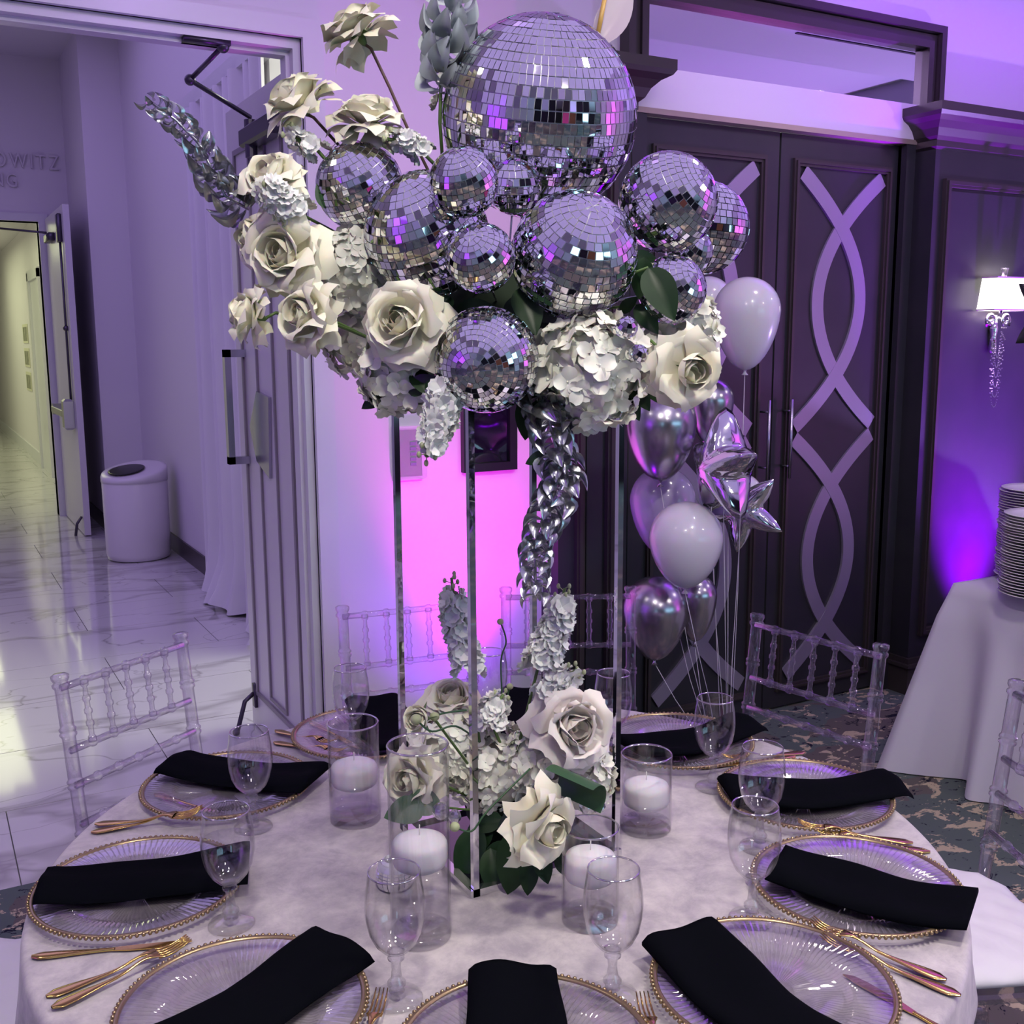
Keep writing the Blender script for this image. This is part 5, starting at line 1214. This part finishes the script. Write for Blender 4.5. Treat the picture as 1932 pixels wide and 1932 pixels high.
balloon(1247, 822, 67, 90, 3.52, 'big silver chrome balloon below the cream rose', M['chrome_latex'])
balloon(1340, 778, 44, 66, 3.74, 'silver chrome balloon behind the cream rose and the foil star', M['chrome_latex'])
balloon(1250, 965, 62, 84, 3.74, 'translucent lilac balloon behind the lower white one', M['latex_clear'])
balloon(1294, 1030, 70, 84, 3.46, 'white latex balloon at the front of the bunch', M['latex'])
balloon(1236, 1168, 62, 82, 3.68, 'silver chrome balloon lowest in the bunch beside the right pole', M['chrome_latex'])
balloon(1312, 1148, 40, 66, 3.70, 'silver chrome balloon behind the lowest one', M['chrome_latex'])
balloon(1398, 945, 40, 52, 3.98, 'small white balloon peeking out behind the foil stars', M['latex'])
wt = MB(); wt.lathe([(0.05, 0), (0.06, 0.03), (0.045, 0.07), (0.02, 0.085)], 16); tag(wt.build('balloon_weight', M['foil'], Mx=Matrix.Translation(BW)), 'silver foil balloon weight on the carpet holding the strings', 'balloon weight')
def star(px, py, Rpx, Z, yaw, roll, label, mt, thick=0.34, inner=0.47, string=True, pitch=0.0):
    c = at(px, py, Z); R = Rpx / F * Z; Rm = Matrix.Rotation(YAW * -1 + yaw, 3, 'Z') @ Matrix.Rotation(pitch, 3, 'X') @ Matrix.Rotation(roll, 3, 'Y')
    t = thing('star_balloon', label, 'balloon', c, Rm, 'foil star balloons')
    n = 100; nr = 14
    def edge(a):
        s = (a / (2 * PI) * 5) % 1.0; q = abs(s - 0.5) * 2     # 1 at tips, 0 at notches
        return R * (inner + (1 - inner) * q ** 1.5)
    for side in (-1, 1):
        def fn(u, v_, side=side):
            a = 2 * PI * u; e = edge(a); rr = e * v_; s = (u * 5) % 1.0; q = abs(s - 0.5) * 2
            th = thick * R * math.sqrt(max(0, 1 - v_ ** 2)) * (0.55 + 0.45 * (1 - q * 0.75 * v_)) 
            wr = 0.016 * R * math.sin(v_ * 26) * math.exp(-((q - 0.0) / 0.3) ** 2) * v_ * (1 - v_) * 4 + 0.022 * R * math.sin(u * 2 * PI * 40) * v_ ** 4 * (1 - v_) * 4
            return (rr * math.sin(a), side * (th + wr), rr * math.cos(a))
        MB().grid(fn, n, nr, wrap=True).build('foil_panel', mt, t)
    if string:
        e = t.matrix_basis.inverted() @ (BW + Vector((0, 0, 0.07))); MB().tube([Vector((0, 0, -R * 0.5)), e], 0.0013, 5).build('string', M['string'], t)
star(1366, 880, 112, 3.40, -1.28, 0.0, 'silver foil star balloon seen nearly edge-on, in front', M['foil'], 0.46)
star(1402, 962, 84, 3.78, -0.55, 0.75, 'silver foil star balloon behind the edge-on one, points to the right', M['foil'], 0.30)
star(2003, 590, 95, 3.00, -0.3, 0.30, 'black marbled foil star balloon cut by the right edge of the photo', M['foil_black'], 0.22, string=False)

# ================================================================= BUFFET TABLE WITH PLATES
BX0, BX1, BY0, BY1, BZ = 3.33, 5.15, 1.86, 2.60, 0.745
bt = thing('buffet_table', 'rectangular folding table under the white cloth at the right edge', 'table', (BX0, BY0, 0))
MB().box((0.02, 0.02, 0.70), (BX1 - BX0 - 0.02, BY1 - BY0 - 0.02, 0.735)).build('tabletop', M['warm_panel'], bt, smooth=False)
for (x, y) in ((0.15, 0.12), (1.65, 0.12), (0.15, 0.62), (1.65, 0.62)): MB().tube([(x, y, 0), (x, y, 0.70)], 0.014, 8).build('leg', M['steel'], bt)
def bcloth(u, v_):
    # u around the rectangle, v from the top centre to the hem
    cx_, cy_ = (BX0 + BX1) / 2, (BY0 + BY1) / 2; hx, hy_ = (BX1 - BX0) / 2, (BY1 - BY0) / 2
    s = (u * 4) % 4; k = int(s); f_ = s - k
    cr = [(-hx, -hy_), (hx, -hy_), (hx, hy_), (-hx, hy_)]; a_, b_ = cr[k % 4], cr[(k + 1) % 4]
    ex, ey = a_[0] + (b_[0] - a_[0]) * f_, a_[1] + (b_[1] - a_[1]) * f_
    if v_ <= 0.3: q = v_ / 0.3; return (cx_ + ex * q, cy_ + ey * q, BZ)
    t_ = (v_ - 0.3) / 0.7; nx, ny = [(0, -1), (1, 0), (0, 1), (-1, 0)][k % 4]
    corner = max(0, 1 - min(f_, 1 - f_) * (10 if k % 2 else 20)) 
    ll = (2 * hx if k % 2 == 0 else 2 * hy_)
    fo = (0.025 + 0.055 * t_ + (0.055 * math.sin(f_ * ll * 19 + k) + 0.025 * math.sin(f_ * ll * 37)) * t_) * min(1, t_ * 6)
    dg = corner * 0.13 * t_
    dx = nx * fo + (dg * (1 if ex > 0 else -1) if corner else 0); dy = ny * fo + (dg * (1 if ey > 0 else -1) if corner else 0)
    return (cx_ + ex + dx, cy_ + ey + dy, max(BZ - t_ * 0.74, 0.004 + 0.0))
tag(MB().grid(bcloth, 240, 26, wrap=True).build('buffet_cloth', M['linen']), 'plain white linen cloth falling to the carpet at the right edge', 'tablecloth')
PLM = MB().lathe([(0.001, 0.0), (0.062, 0.0), (0.066, 0.003), (0.080, 0.006), (0.110, 0.012), (0.133, 0.0175), (0.135, 0.019), (0.133, 0.0205), (0.110, 0.0155), (0.078, 0.009), (0.001, 0.007)], 40).mesh('dinner_plate', M['china'], True)
ORD = 'topmost second third fourth fifth sixth seventh eighth ninth tenth eleventh twelfth thirteenth fourteenth fifteenth sixteenth seventeenth eighteenth nineteenth twentieth'.split()
def ordn(k):
    if k < 20: return ORD[k]
    t_, u_ = divmod(k + 1, 10); base = {2: 'twenty', 3: 'thirty', 4: 'forty'}[t_]
    return (base + '-' + ['', 'first', 'second', 'third', 'fourth', 'fifth', 'sixth', 'seventh', 'eighth', 'ninth'][u_]) if u_ else {2: 'twentieth', 3: 'thirtieth', 4: 'fortieth'}[t_]
def stack(px, zpx_top, pos, lab, grp):
    top = hgt(Vector((pos.x, pos.y, BZ)), zpx_top) - 0.02; n = int((top - BZ) / 0.0098); rnd = random.Random(n)
    for i in range(n):
        o = place('dinner_plate', PLM, None, Matrix.Translation((pos.x + rnd.gauss(0, 0.0022) - 0.00 * i, pos.y + rnd.gauss(0, 0.0022), BZ + 0.002 + i * 0.0098)))
        tag(o, 'white dinner plate, ' + (ordn(n - 1 - i) + (' of ' if i == n - 1 else ' from the top of ')) + lab, 'plate', grp)
pA = onz(1962, 1128, BZ); stack(0, 962, pA, 'the nearer tall stack', 'plates in the nearer stack')
pB_ = pA + Vector((0.245, 0.20, 0)); stack(0, 915, pB_, 'the rear stack', 'plates in the rear stack')
